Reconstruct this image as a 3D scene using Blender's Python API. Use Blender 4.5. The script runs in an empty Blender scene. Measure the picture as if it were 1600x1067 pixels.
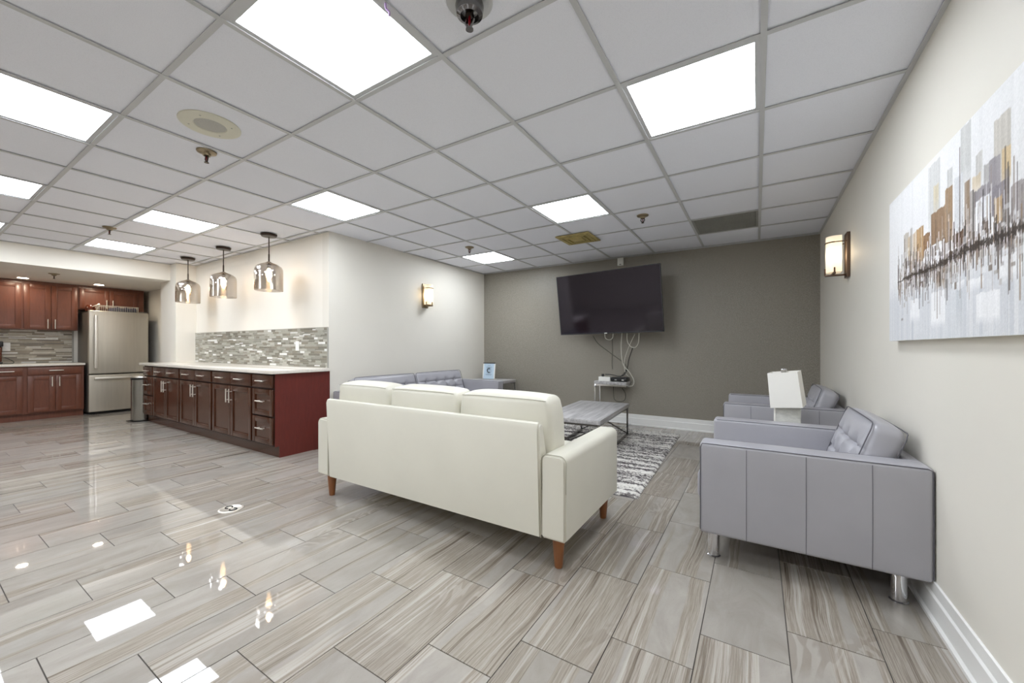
import bpy, bmesh, math, random
import numpy as np
from mathutils import Matrix, Vector

random.seed(7)
RNG = np.random.default_rng(7)
PI = math.pi
C = bpy.context.scene.collection
SC = bpy.context.scene

# ------------------------------------------------------------------ camera, world, exposure
CAM_Z, FPX, YAW, HORIZON = 1.104, 613.14, 0.5576, 542.77
cd = bpy.data.cameras.new('camera')
cam = bpy.data.objects.new('camera', cd)
C.objects.link(cam)
cam.location = (0, 0, CAM_Z)
cam.rotation_euler = (PI / 2, 0, YAW)
cd.sensor_width = 36.0
cd.lens = FPX / 1600 * 36.0
cd.shift_y = (HORIZON - 533.5) / 1600
cd.clip_start = 0.02
SC.camera = cam

w = bpy.data.worlds.new('world')
SC.world = w
w.use_nodes = True
w.node_tree.nodes['Background'].inputs[0].default_value = (0.9, 0.95, 1, 1)
w.node_tree.nodes['Background'].inputs[1].default_value = 0.15
SC.view_settings.view_transform = 'Standard'
SC.view_settings.look = 'None'
SC.view_settings.gamma = 1
SC.view_settings.use_curve_mapping = False
SC.view_settings.exposure = 0.76
try:
    SC.cycles.max_bounces = 10
    SC.cycles.diffuse_bounces = 6
    SC.cycles.glossy_bounces = 5
    SC.cycles.transparent_max_bounces = 12
    SC.cycles.sample_clamp_indirect = 6
    SC.cycles.caustics_reflective = False
    SC.cycles.caustics_refractive = False
except Exception:
    pass
PANEL = 12.0       # ceiling light panels
SCONCE = 3.2
BULB = 55.0
POT = 85.0


def ray(u, v):
    return Vector(((u - 800) / FPX * math.cos(YAW) - math.sin(YAW), (u - 800) / FPX * math.sin(YAW) + math.cos(YAW), (HORIZON - v) / FPX))


def on_y(u, v, y):
    d = ray(u, v)
    t = y / d.y
    return (d.x * t, y, d.z * t + CAM_Z)


def in_frame(x, y, z, margin=40):
    d = -x * math.sin(YAW) + y * math.cos(YAW)
    if d < 0.12:
        return 0
    r = x * math.cos(YAW) + y * math.sin(YAW)
    u, v = 800 + FPX * r / d, HORIZON - FPX * (z - CAM_Z) / d
    return 1 / d if (-margin < u < 1600 + margin and -margin < v < 1067 + margin) else 0


# ------------------------------------------------------------------ materials
def lin(c):
    return tuple(((x / 255) / 12.92 if x / 255 <= 0.04045 else ((x / 255 + 0.055) / 1.055) ** 2.4) for x in c)


class NT:
    """small wrapper round a node tree"""
    def __init__(self, name):
        self.m = bpy.data.materials.new(name)
        self.m.use_nodes = True
        self.t = self.m.node_tree
        self.b = self.t.nodes['Principled BSDF']
        self.out = self.t.nodes['Material Output']

    def n(self, kind, **kw):
        x = self.t.nodes.new(kind)
        for k, v in kw.items():
            setattr(x, k, v)
        return x

    def l(self, a, b):
        self.t.links.new(a, b)

    def math(self, op, a, b=None):
        x = self.n('ShaderNodeMath', operation=op)
        for i, s in enumerate((a, b)):
            if s is None:
                continue
            if isinstance(s, (int, float)):
                x.inputs[i].default_value = s
            else:
                self.l(s, x.inputs[i])
        return x.outputs[0]

    def ramp(self, fac, stops, interp='LINEAR'):
        r = self.n('ShaderNodeValToRGB')
        r.color_ramp.interpolation = interp
        e = r.color_ramp.elements
        while len(e) < len(stops):
            e.new(0.5)
        for i, (p, c) in enumerate(stops):
            e[i].position = p
            e[i].color = (*c, 1) if len(c) == 3 else c
        self.l(fac, r.inputs[0])
        return r.outputs[0]

    def noise(self, vec=None, scale=5, detail=3, rough=0.55, dist=0.0):
        x = self.n('ShaderNodeTexNoise')
        x.inputs['Scale'].default_value = scale
        x.inputs['Detail'].default_value = detail
        x.inputs['Roughness'].default_value = rough
        x.inputs['Distortion'].default_value = dist
        if vec is not None:
            self.l(vec, x.inputs['Vector'])
        return x.outputs['Fac']

    def coord(self, kind='Object', scale=(1, 1, 1)):
        tc = self.n('ShaderNodeTexCoord')
        mp = self.n('ShaderNodeMapping')
        mp.inputs['Scale'].default_value = scale
        self.l(tc.outputs[kind], mp.inputs['Vector'])
        return mp.outputs[0]

    def mix(self, fac, a, b, mode='MIX'):
        x = self.n('ShaderNodeMix', data_type='RGBA', blend_type=mode)
        for sock, s in ((x.inputs[0], fac), (x.inputs[6], a), (x.inputs[7], b)):
            if isinstance(s, (int, float)):
                sock.default_value = s
            elif isinstance(s, tuple):
                sock.default_value = (*s, 1)
            else:
                self.l(s, sock)
        return x.outputs[2]

    def bump(self, height, strength=0.2, dist=0.01):
        x = self.n('ShaderNodeBump')
        x.inputs['Strength'].default_value = strength
        x.inputs['Distance'].default_value = dist
        self.l(height, x.inputs['Height'])
        self.l(x.outputs[0], self.b.inputs['Normal'])


def plain(name, rgb, rough=0.5, metal=0.0, vary=0.06, vscale=6, bump=0.0, bscale=120, spec=0.5, stretch=(1, 1, 1), coat=0.0, linear=False):
    t = NT(name)
    c = rgb if linear else lin(rgb)
    t.b.inputs['Roughness'].default_value = rough
    t.b.inputs['Metallic'].default_value = metal
    t.b.inputs['Specular IOR Level'].default_value = spec
    t.b.inputs['Coat Weight'].default_value = coat
    t.b.inputs['Coat Roughness'].default_value = 0.08
    co = t.coord('Object', stretch)
    f = t.noise(co, vscale, 3)
    lo, hi = tuple(x * (1 - vary) for x in c), tuple(min(1, x * (1 + vary)) for x in c)
    t.l(t.ramp(f, [(0.3, lo), (0.7, hi)]), t.b.inputs['Base Color'])
    if bump:
        t.bump(t.noise(co, bscale, 2), bump, 0.002)
    return t.m


def emit(name, rgb, strength, base=(0.8, 0.8, 0.8)):
    t = NT(name)
    t.b.inputs['Base Color'].default_value = (*base, 1)
    t.b.inputs['Emission Color'].default_value = (*rgb, 1)
    t.b.inputs['Emission Strength'].default_value = strength
    return t.m


M = {}
M['wall'] = plain('wall_paint', (228, 224, 214), 0.5, vary=0.015, vscale=2, bump=0.08, bscale=400)
M['wall_warm'] = plain('wall_paint_warm', (236, 232, 223), 0.5, vary=0.015, vscale=2, bump=0.08, bscale=400)
M['trim'] = plain('trim_gloss_white', (240, 240, 238), 0.3, vary=0.01)
M['ceil_back'] = plain('plenum_grey', (150, 150, 150), 0.9)
M['tee'] = plain('tee_white', (196, 197, 198), 0.45, vary=0.01)
M['quartz'] = plain('quartz_top', (228, 222, 212), 0.15, vary=0.06, vscale=60)
M['white_leather'] = plain('cream_leather', (217, 214, 201), 0.38, vary=0.02, vscale=4, bump=0.12, bscale=260)
M['cream_seam'] = plain('cream_seam', (176, 172, 156), 0.6)
M['grey_leather'] = plain('grey_leather', (167, 166, 172), 0.34, vary=0.03, vscale=5, bump=0.15, bscale=240)
M['grey_seam'] = plain('grey_seam', (96, 95, 102), 0.6)
M['grey_stitch'] = plain('grey_stitch', (112, 111, 117), 0.6)
M['chrome'] = plain('chrome', (225, 225, 228), 0.07, 1.0, vary=0.01)
M['nickel'] = plain('brushed_nickel', (232, 228, 220), 0.38, 0.85, vary=0.04, vscale=80)
M['steel'] = plain('stainless', (196, 190, 178), 0.36, 0.75, vary=0.04, vscale=30, stretch=(1, 1, 0.05))
M['bin_steel'] = plain('bin_steel', (150, 148, 144), 0.16, 1.0, vary=0.02)
M['chrome_dark'] = plain('dark_chrome', (120, 118, 118), 0.15, 1.0, vary=0.02)
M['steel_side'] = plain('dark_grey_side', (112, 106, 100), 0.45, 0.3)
M['black'] = plain('black_plastic', (18, 18, 19), 0.4)
M['bronze'] = plain('dark_bronze', (62, 50, 42), 0.35, 0.7)
M['sconce_metal'] = plain('rubbed_bronze', (104, 84, 70), 0.35, 0.7)
M['sconce_pale'] = plain('antique_nickel', (150, 136, 112), 0.3, 0.8)
M['leg_wood'] = plain('walnut_leg', (134, 84, 48), 0.4, vary=0.25, vscale=30, stretch=(1, 1, 0.15))
M['white_plastic'] = plain('white_plastic', (238, 237, 232), 0.35, vary=0.01)
M['white_cable'] = plain('white_cable', (205, 203, 192), 0.45)
M['dark_cable'] = plain('dark_cable', (52, 50, 46), 0.5)
M['grey_cable'] = plain('grey_cable', (98, 96, 86), 0.5)
M['beige_plastic'] = plain('ivory_metal', (214, 212, 196), 0.5, vary=0.02)
M['mesh_grey'] = plain('speaker_mesh', (178, 177, 170), 0.6, vary=0.2, vscale=400)
M['yellowed'] = plain('yellowed_plastic', (176, 160, 106), 0.55, vary=0.22, vscale=7)
M['egg_grey'] = plain('grille_grey', (150, 150, 144), 0.6, vary=0.05)
M['lamp_shade'] = plain('white_linen', (246, 244, 238), 0.8, vary=0.01, bump=0.1, bscale=500)
M['lamp_body'] = plain('carved_white', (216, 216, 210), 0.6, vary=0.12, vscale=30, bump=0.8, bscale=45, stretch=(1, 1, 2.4))
M['grey_wood'] = plain('grey_laminate', (172, 170, 170), 0.4, vary=0.30, vscale=5, stretch=(7, 0.5, 7))
M['navy'] = plain('navy_cloth', (40, 44, 74), 0.7, vary=0.3, vscale=60)
M['wire_white'] = plain('coated_wire', (214, 210, 200), 0.4)
M['brown_glass'] = plain('brown_glazed', (92, 44, 28), 0.2)
M['red_bulb'] = plain('red_glass_bulb', (120, 14, 24), 0.15)
M['ribbon'] = plain('lilac_ribbon', (170, 140, 190), 0.6)
M['paper'] = plain('pale_blue_paper', (196, 216, 232), 0.5, vary=0.02)
M['ink'] = plain('dark_ink', (26, 40, 52), 0.6)
M['ink_soft'] = plain('soft_blue_ink', (132, 156, 178), 0.6)
M['panel_light'] = emit('panel_light', (0.915, 0.968, 1.03), PANEL)
t = NT('sconce_glow')
sz = t.n('ShaderNodeSeparateXYZ')
t.l(t.coord('Object'), sz.inputs[0])
q = t.math('ABSOLUTE', t.math('SUBTRACT', sz.outputs[2], 0.005))
t.l(t.ramp(t.math('MULTIPLY', q, 6.5), [(0.0, (1.0, 0.78, 0.50)), (0.40, (0.24, 0.175, 0.10)), (1.0, (0.085, 0.068, 0.044))]), t.b.inputs['Emission Color'])
t.b.inputs['Emission Strength'].default_value = SCONCE
t.b.inputs['Base Color'].default_value = (0.85, 0.8, 0.7, 1)
M['sconce_glow'] = t.m
M['bulb'] = emit('warm_bulb', (1.0, 0.72, 0.40), BULB)
M['pot'] = emit('pot_light', (1.0, 0.86, 0.66), POT)


def cherry(name, rgb, rough, gloss):
    t = NT(name)
    c = lin(rgb)
    co = t.coord('Object', (9, 9, 1.2))
    f = t.noise(co, 6, 5, 0.6, 0.6)
    t.l(t.ramp(f, [(0.25, tuple(x * 0.78 for x in c)), (0.55, c), (0.8, tuple(x * 1.2 for x in c))]), t.b.inputs['Base Color'])
    t.b.inputs['Roughness'].default_value = rough
    t.b.inputs['Coat Weight'].default_value = gloss
    t.b.inputs['Coat Roughness'].default_value = 0.12
    return t.m


M['bar_wood'] = cherry('dark_cherry', (70, 37, 21), 0.26, 0.1)
M['bar_dark'] = cherry('cherry_carcass', (30, 12, 9), 0.6, 0.0)
M['end_wood'] = cherry('red_cherry_panel', (98, 36, 28), 0.4, 0.05)
M['kit_wood'] = cherry('kitchen_cherry', (108, 62, 45), 0.38, 0.08)


def floor_mat():
    t = NT('veined_porcelain')
    geo = t.n('ShaderNodeNewGeometry')
    sx = t.n('ShaderNodeSeparateXYZ')
    t.l(geo.outputs['Position'], sx.inputs[0])
    k = t.math('FLOOR', t.math('DIVIDE', t.math('ADD', sx.outputs[0], 1.3230), 0.28445))
    j = t.math('FLOOR', t.math('DIVIDE', t.math('SUBTRACT', t.math('SUBTRACT', sx.outputs[1], 0.879), t.math('MULTIPLY', k, 0.19667)), 0.590))
    cv = t.n('ShaderNodeCombineXYZ')
    t.l(k, cv.inputs[0])
    t.l(j, cv.inputs[1])
    wn = t.n('ShaderNodeTexWhiteNoise', noise_dimensions='2D')
    t.l(cv.outputs[0], wn.inputs['Vector'])
    rs = t.n('ShaderNodeSeparateXYZ')
    t.l(wn.outputs['Color'], rs.inputs[0])
    # vein coordinates: long streaks along y, a random offset for every tile
    vx = t.math('ADD', sx.outputs[0], t.math('MULTIPLY', rs.outputs[0], 37.0))
    vy = t.math('ADD', t.math('MULTIPLY', sx.outputs[1], 0.016), t.math('MULTIPLY', rs.outputs[1], 23.0))
    wob = t.n('ShaderNodeCombineXYZ')
    t.l(vx, wob.inputs[0])
    t.l(t.math('ADD', t.math('MULTIPLY', sx.outputs[1], 0.40), t.math('MULTIPLY', rs.outputs[1], 23.0)), wob.inputs[1])
    warp = t.math('MULTIPLY', t.math('SUBTRACT', t.noise(wob.outputs[0], 3.0, 2), 0.5), 0.07)
    vv = t.n('ShaderNodeCombineXYZ')
    t.l(t.math('ADD', vx, warp), vv.inputs[0])
    t.l(vy, vv.inputs[1])
    fine = t.noise(vv.outputs[0], 58, 6, 0.72, 0.0)
    mid = t.noise(vv.outputs[0], 19, 3, 0.6)
    fine = t.math('ADD', t.math('MULTIPLY', fine, 0.55), t.math('MULTIPLY', mid, 0.45))
    broad = t.noise(vv.outputs[0], 8.0, 1, 0.5)
    vein = t.ramp(fine, [(0.36, lin((98, 87, 77))), (0.42, lin((132, 122, 111))), (0.465, lin((170, 163, 153))), (0.505, lin((142, 133, 122))), (0.55, lin((176, 169, 160))), (0.62, lin((190, 185, 178)))])
    cloud = t.noise(wob.outputs[0], 7, 5, 0.65, 1.2)
    flat = t.ramp(cloud, [(0.3, lin((156, 150, 143))), (0.7, lin((174, 169, 162)))])
    shift = t.math('MULTIPLY', t.math('SUBTRACT', rs.outputs[2], 0.5), 0.30)
    mask = t.ramp(t.math('ADD', broad, shift), [(0.505, (0, 0, 0)), (0.525, (1, 1, 1))])
    col = t.mix(mask, flat, vein)
    # swirled agate patches here and there
    sw = t.noise(wob.outputs[0], 3.4, 2, 0.5, 2.5)
    band = t.math('SINE', t.math('MULTIPLY', sw, 44.0))
    swm = t.ramp(t.noise(wob.outputs[0], 2.3, 1), [(0.62, (0, 0, 0)), (0.68, (1, 1, 1))])
    swc = t.ramp(band, [(0.0, lin((140, 130, 120))), (0.6, lin((174, 167, 158)))])
    col = t.mix(t.math('MULTIPLY', swm, 0.5), col, swc)
    tone = t.ramp(rs.outputs[1], [(0.0, (0.88, 0.87, 0.86)), (1.0, (1.05, 1.045, 1.04))])
    col = t.mix(1.0, col, tone, 'MULTIPLY')
    pin = t.noise(geo.outputs['Position'], 190, 2)
    col = t.mix(t.ramp(pin, [(0.66, (0, 0, 0)), (0.74, (0.45, 0.45, 0.45))]), col, lin((120, 110, 100)))
    t.l(col, t.b.inputs['Base Color'])
    t.b.inputs['Roughness'].default_value = 0.02
    t.b.inputs['IOR'].default_value = 1.68
    t.bump(t.noise(geo.outputs['Position'], 3.0, 1), 0.03, 0.003)
    return t.m


M['floor'] = floor_mat()
M['grout'] = plain('grout', (78, 73, 68), 0.9)


def ceiling_mat():
    t = NT('mineral_tile')
    geo = t.n('ShaderNodeNewGeometry')
    f = t.noise(geo.outputs['Position'], 300, 2, 0.7)
    t.l(t.ramp(f, [(0.30, lin((228, 230, 238))), (0.50, lin((236, 238, 246)))]), t.b.inputs['Base Color'])
    t.b.inputs['Roughness'].default_value = 0.9
    t.bump(f, 0.1, 0.001)
    return t.m


M['ceil'] = ceiling_mat()


def wallpaper():
    t = NT('charcoal_wallcovering')
    geo = t.n('ShaderNodeNewGeometry')
    sx = t.n('ShaderNodeSeparateXYZ')
    t.l(geo.outputs['Position'], sx.inputs[0])
    a = t.math('SINE', t.math('MULTIPLY', sx.outputs[0], 2 * PI / 0.022))
    b = t.math('SINE', t.math('MULTIPLY', sx.outputs[2], 2 * PI / 0.016))
    p = t.math('MULTIPLY', a, b)
    n = t.noise(geo.outputs['Position'], 90, 3)
    f = t.math('ADD', t.math('MULTIPLY', p, 0.16), n)
    t.l(t.ramp(f, [(0.3, lin((126, 121, 111))), (0.7, lin((162, 156, 145)))]), t.b.inputs['Base Color'])
    t.b.inputs['Roughness'].default_value = 0.42
    t.bump(f, 0.25, 0.002)
    return t.m


M['charcoal'] = wallpaper()


def glass_smoke():
    t = NT('smoked_mirror_glass')
    tr = t.n('ShaderNodeBsdfTransparent')
    tr.inputs[0].default_value = (0.84, 0.81, 0.78, 1)
    gl = t.n('ShaderNodeBsdfGlossy')
    gl.inputs['Color'].default_value = (0.85, 0.82, 0.78, 1)
    gl.inputs['Roughness'].default_value = 0.03
    lw = t.n('ShaderNodeLayerWeight')
    lw.inputs['Blend'].default_value = 0.35
    f = t.ramp(lw.outputs['Facing'], [(0.0, (0.30, 0.30, 0.30)), (1.0, (0.75, 0.75, 0.75))])
    mx = t.n('ShaderNodeMixShader')
    t.l(f, mx.inputs[0])
    t.l(tr.outputs[0], mx.inputs[1])
    t.l(gl.outputs[0], mx.inputs[2])
    t.l(mx.outputs[0], t.out.inputs['Surface'])
    return t.m


M['smoke'] = glass_smoke()
t = NT('screen_glass')
t.b.inputs['Base Color'].default_value = (0.011, 0.009, 0.012, 1)
t.b.inputs['Roughness'].default_value = 0.09
t.b.inputs['Specular IOR Level'].default_value = 0.62
t.b.inputs['Specular Tint'].default_value = (0.88, 0.80, 0.95, 1)
M['screen'] = t.m
TILE_RGB = [(156, 154, 144), (170, 168, 157), (134, 130, 119), (188, 185, 175), (148, 142, 129), (236, 236, 233)]
for i, c in enumerate(TILE_RGB):
    M['mosaic%d' % i] = plain('mosaic_glass_%s' % 'abcdef'[i], c, 0.18, vary=0.12, vscale=25, stretch=(1, 1, 6))
KT_RGB = [(184, 175, 158), (162, 151, 134), (136, 126, 114), (206, 199, 186), (228, 225, 218)]
for i, c in enumerate(KT_RGB):
    M['kmosaic%d' % i] = plain('kitchen_mosaic_%s' % 'abcde'[i], c, 0.2, vary=0.12, vscale=25)


def rug_mat():
    t = NT('striped_shag')
    a = t.noise(t.coord('Object', (15, 75, 7)), 1.0, 4, 0.7)
    b = t.noise(t.coord('Object', (1.1, 13, 1)), 1.0, 2, 0.6)
    c = t.noise(t.coord('Object', (60, 90, 60)), 1.0, 2, 0.7)
    f = t.math('ADD', t.math('ADD', t.math('MULTIPLY', a, 0.55), t.math('MULTIPLY', b, 0.6)), t.math('MULTIPLY', c, 0.30))
    t.l(t.ramp(f, [(0.61, lin((78, 73, 74))), (0.69, lin((118, 112, 111))), (0.735, lin((204, 201, 195))), (0.87, lin((226, 223, 217)))]), t.b.inputs['Base Color'])
    t.b.inputs['Roughness'].default_value = 0.95
    return t.m


M['rug'] = rug_mat()
t = NT('canvas_paint')
at = t.n('ShaderNodeVertexColor')
at.layer_name = 'paint'
t.l(at.outputs['Color'], t.b.inputs['Base Color'])
t.b.inputs['Roughness'].default_value = 0.5
t.bump(t.noise(t.coord('Object', (1, 60, 14)), 3, 4), 0.25, 0.002)
M['canvas'] = t.m


# ------------------------------------------------------------------ mesh building
def axis_samples(h, r, seg, n):
    if r <= 1e-6:
        return list(np.linspace(-h, h, n + 1))
    tail = [r * math.tan(k * PI / 4 / seg) for k in range(seg + 1)]
    a = [-h + r - x for x in reversed(tail)]
    inner = list(np.linspace(-h + r, h - r, n + 1))[1:-1]
    return a + inner + [-x for x in reversed(a)]


class MB:
    def __init__(self):
        self.v, self.f, self.mi, self.n = [], [], [], 0

    def add(self, V, F, m=0):
        V = np.asarray(V, float)
        self.v.append(V)
        self.f += [tuple(int(i) + self.n for i in f) for f in F]
        self.mi += [m] * len(F)
        self.n += len(V)
        return self

    def box(self, x0, x1, y0, y1, z0, z1, r=0.0, seg=2, n=(1, 1, 1), deform=None, mat=None, m=0):
        h = np.array([(x1 - x0) / 2, (y1 - y0) / 2, (z1 - z0) / 2])
        c = np.array([(x0 + x1) / 2, (y0 + y1) / 2, (z0 + z1) / 2])
        r = min(r, h.min() * 0.98)
        S = [axis_samples(h[i], r, seg, n[i]) for i in range(3)]
        P, F, off = [], [], 0
        for ax in range(3):
            a, b = (ax + 1) % 3, (ax + 2) % 3
            A, B = np.meshgrid(S[a], S[b], indexing='ij')
            na, nb = A.shape
            for s in (-1, 1):
                Q = np.zeros((na * nb, 3))
                Q[:, a], Q[:, b], Q[:, ax] = A.ravel(), B.ravel(), s * h[ax]
                P.append(Q)
                for i in range(na - 1):
                    for j in range(nb - 1):
                        q = (off + i * nb + j, off + (i + 1) * nb + j, off + (i + 1) * nb + j + 1, off + i * nb + j + 1)
                        F.append(q if s > 0 else q[::-1])
                off += na * nb
        P = np.concatenate(P)
        _, first, inv = np.unique(np.round(P, 6), axis=0, return_index=True, return_inverse=True)
        inv = inv.ravel()
        P = P[first]
        F = [tuple(inv[i] for i in f) for f in F]
        if r > 1e-6:
            I = np.clip(P, -(h - r), h - r)
            D = P - I
            L = np.linalg.norm(D, axis=1, keepdims=True)
            P = I + D / np.maximum(L, 1e-9) * r
        if deform is not None:
            P = deform(P, h)
        if mat is not None:
            P = P @ np.array(mat.to_3x3()).T + np.array(mat.translation)
        return self.add(P + (c if mat is None else 0), F, m)

    def tube(self, pts, r, closed=False, n=8, m=0, square=False):
        pts = [Vector(p) for p in pts]
        N = len(pts)
        V, F = [], []
        up = None
        for i, p in enumerate(pts):
            if closed:
                d = pts[(i + 1) % N] - pts[i - 1]
            else:
                d = pts[min(i + 1, N - 1)] - pts[max(i - 1, 0)]
            d.normalize()
            if up is None:
                up = Vector((0, 0, 1)) if abs(d.z) < 0.9 else Vector((0, 1, 0))
            a = d.cross(up).normalized()
            up = a.cross(d).normalized()
            for k in range(n):
                t_ = 2 * PI * (k + (0.5 if square else 0)) / n
                V.append(p + (a * math.cos(t_) + up * math.sin(t_)) * r)
        for i in range(N if closed else N - 1):
            i2 = (i + 1) % N
            for k in range(n):
                F.append((i * n + k, i * n + (k + 1) % n, i2 * n + (k + 1) % n, i2 * n + k))
        if not closed:
            F.append(tuple(range(n)))
            F.append(tuple((N - 1) * n + k for k in range(n)))
        return self.add([tuple(v) for v in V], F, m)

    def lathe(self, prof, c=(0, 0, 0), n=28, m=0, sy=1.0, cap=True):
        V, F = [], []
        for (r, z) in prof:
            for k in range(n):
                t_ = 2 * PI * k / n
                V.append((c[0] + r * math.cos(t_), c[1] + r * sy * math.sin(t_), c[2] + z))
        for i in range(len(prof) - 1):
            for k in range(n):
                F.append((i * n + k, i * n + (k + 1) % n, (i + 1) * n + (k + 1) % n, (i + 1) * n + k))
        if cap:
            F.append(tuple(range(n)))
            F.append(tuple((len(prof) - 1) * n + k for k in range(n)))
        return self.add(V, F, m)

    def prism(self, poly, axis, a, b, m=0):
        """poly: 2-D outline in the two axes that follow AXIS; extruded from a to b along AXIS"""
        n = len(poly)
        V = []
        for s in (a, b):
            for p in poly:
                q = [0, 0, 0]
                q[axis], q[(axis + 1) % 3], q[(axis + 2) % 3] = s, p[0], p[1]
                V.append(q)
        F = [tuple(range(n))[::-1], tuple(range(n, 2 * n))]
        for i in range(n):
            F.append((i, (i + 1) % n, n + (i + 1) % n, n + i))
        return self.add(V, F, m)

    def build(self, name, mats, parent=None, angle=40, kind=None, label=None, fix=True):
        me = bpy.data.meshes.new(name)
        me.from_pydata(np.concatenate(self.v).tolist(), [], self.f)
        for x in (mats if isinstance(mats, (list, tuple)) else [mats]):
            me.materials.append(M[x] if isinstance(x, str) else x)
        if len(set(self.mi)) > 1:
            me.polygons.foreach_set('material_index', self.mi)
        if fix:
            b = bmesh.new()
            b.from_mesh(me)
            bmesh.ops.recalc_face_normals(b, faces=b.faces)
            b.to_mesh(me)
            b.free()
        me.polygons.foreach_set('use_smooth', [True] * len(me.polygons))
        me.set_sharp_from_angle(angle=math.radians(angle))
        o = bpy.data.objects.new(name, me)
        C.objects.link(o)
        o.parent = parent
        if kind:
            o['kind'] = kind
        if label:
            o['label'] = label
        return o


def tag(o, label, cat, group=None):
    o['label'] = label
    o['category'] = cat
    if group:
        o['group'] = group
    return o


def thing(name, label, cat, loc=(0, 0, 0), rz=0.0, group=None):
    o = bpy.data.objects.new(name, None)
    o.empty_display_size = 0.1
    C.objects.link(o)
    o.location = loc
    o.rotation_euler = (0, 0, rz)
    return tag(o, label, cat, group)


def dup(root, loc, label, rz=None):
    r = root.copy()
    C.objects.link(r)
    r.location = loc
    if rz is not None:
        r.rotation_euler = (0, 0, rz)
    r['label'] = label
    for ch in list(root.children):
        c = ch.copy()
        C.objects.link(c)
        c.parent = r
        for g in ch.children:
            d = g.copy()
            C.objects.link(d)
            d.parent = c
    return r


def smooth_path(pts, n=6):
    """Catmull-Rom through pts"""
    P = [Vector(p) for p in pts]
    P = [P[0] * 2 - P[1]] + P + [P[-1] * 2 - P[-2]]
    out = []
    for i in range(1, len(P) - 2):
        for k in range(n):
            s = k / n
            a, b, c, d = P[i - 1], P[i], P[i + 1], P[i + 2]
            out.append(0.5 * ((2 * b) + (c - a) * s + (2 * a - 5 * b + 4 * c - d) * s * s + (3 * b - a - 3 * c + d) * s ** 3))
    out.append(P[-2])
    return out


# ------------------------------------------------------------------ the setting
XR, YB, YT, YREAR, XK, ZC = 0.616, 5.668, 2.645, -3.4, -9.96, 2.40
XC0, XC1 = -4.07, -4.12           # left lounge wall, front corner and back corner
PIER_X, PIER_Y, SOF_X, SOF_Z = -7.58, 2.385, -7.80, 2.15


def struct(o):
    o['kind'] = 'structure'
    return o


struct(MB().box(XR, XR + 0.1, YREAR, YB + 0.1, -0.01, 2.5).build('wall_right', 'wall'))
struct(MB().box(XC1 - 0.1, XR, YB, YB + 0.1, -0.01, 2.5).build('wall_back', 'charcoal'))
struct(MB().prism([(XC0, YT), (XC1, YB), (XC1 - 0.12, YB), (XC0 - 0.12, YT)], 2, -0.01, 2.5).build('wall_left', 'wall'))
wall_bar = struct(MB().box(XK - 0.1, XC0 - 0.12, YT, YT + 0.1, -0.01, 2.5).build('wall_bar', 'wall_warm'))
struct(MB().box(-8.20, PIER_X, PIER_Y, YT, -0.01, 2.4).build('wall_pier', 'wall_warm'))
wall_kitchen = struct(MB().box(XK - 0.1, XK, YREAR, YT, -0.01, 2.5).build('wall_kitchen', 'wall_warm'))
struct(MB().box(XK - 0.1, XR + 0.1, YREAR - 0.1, YREAR, -0.01, 2.5).build('wall_rear', 'wall'))
soff = MB().box(XK, SOF_X, YREAR, PIER_Y, SOF_Z, 2.5)
soff.box(XK, -8.20, PIER_Y, YT, SOF_Z, 2.5)
struct(soff.build('ceiling_bulkhead', 'wall_warm'))

BB = [(0, 0), (0.022, 0), (0.022, 0.014), (0.013, 0.022), (0.013, 0.098), (0.007, 0.106), (0.007, 0.152), (0, 0.155)]


def baseboard(name, poly, axis, a, b):
    struct(MB().prism(poly, axis, a, b).build(name, 'trim', angle=20))


baseboard('baseboard_right', [(z, XR - d) for d, z in BB], 1, YREAR, YB)
baseboard('baseboard_back', [(YB - d, z) for d, z in BB], 0, XC1 + 0.02, XR)
baseboard('baseboard_left', [(z, -4.11 + 0.012 + d) for d, z in BB], 1, YT + 0.3, YB)

# floor: grout bed, the tiles in view one by one, the rest in one mesh
floor = struct(MB().box(XK, XR, YREAR, YB, -0.03, -0.0028).build('floor', 'grout'))
TW, TL, GAP = 0.28445, 0.590, 0.0036
cells = []
for k in range(-31, 8):
    xa, xb = -1.323 + k * TW, -1.323 + (k + 1) * TW
    xa, xb = max(xa, XK), min(xb, XR)
    if xb - xa < 0.01:
        continue
    y0 = 0.879 + k * 0.19667
    for j in range(int((YREAR - y0) / TL) - 1, int((YB - y0) / TL) + 2):
        ya, yb = max(y0 + j * TL, YREAR), min(y0 + (j + 1) * TL, YB)
        if yb - ya < 0.01 or (xb < -4.15 and ya > YT):
            continue
        if xb < -4.1:
            yb = min(yb, YT)
        s = max(in_frame(x, y, 0, 20) for x in (xa, xb, (xa + xb) / 2) for y in (ya, yb, (ya + yb) / 2))
        cells.append((-s, xa + GAP / 2, xb - GAP / 2, ya + GAP / 2, yb - GAP / 2))
cells.sort()
cells_in = [c for c in cells if c[0] < 0]
tile_mesh = {}
for c in cells_in[:300]:
    _, xa, xb, ya, yb = c
    key = (round(xb - xa, 4), round(yb - ya, 4))
    if key not in tile_mesh:
        a, b = key[0] / 2, key[1] / 2
        o = MB().box(-a, a, -b, b, -0.012, 0).build('floor_tile', 'floor', floor)
        tile_mesh[key] = o.data
    else:
        o = bpy.data.objects.new('floor_tile', tile_mesh[key])
        C.objects.link(o)
        o.parent = floor
    o.location = ((xa + xb) / 2, (ya + yb) / 2, random.uniform(-0.0002, 0.0002))
    o.rotation_euler = (random.gauss(0, 0.0011), random.gauss(0, 0.0014), 0)
mb = MB()
for c in cells_in[300:] + [c for c in cells if c[0] == 0]:
    mb.box(c[1], c[2], c[3], c[4], -0.012, 0)
mb.build('floor_tiles', 'floor', floor, kind='stuff')

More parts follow.
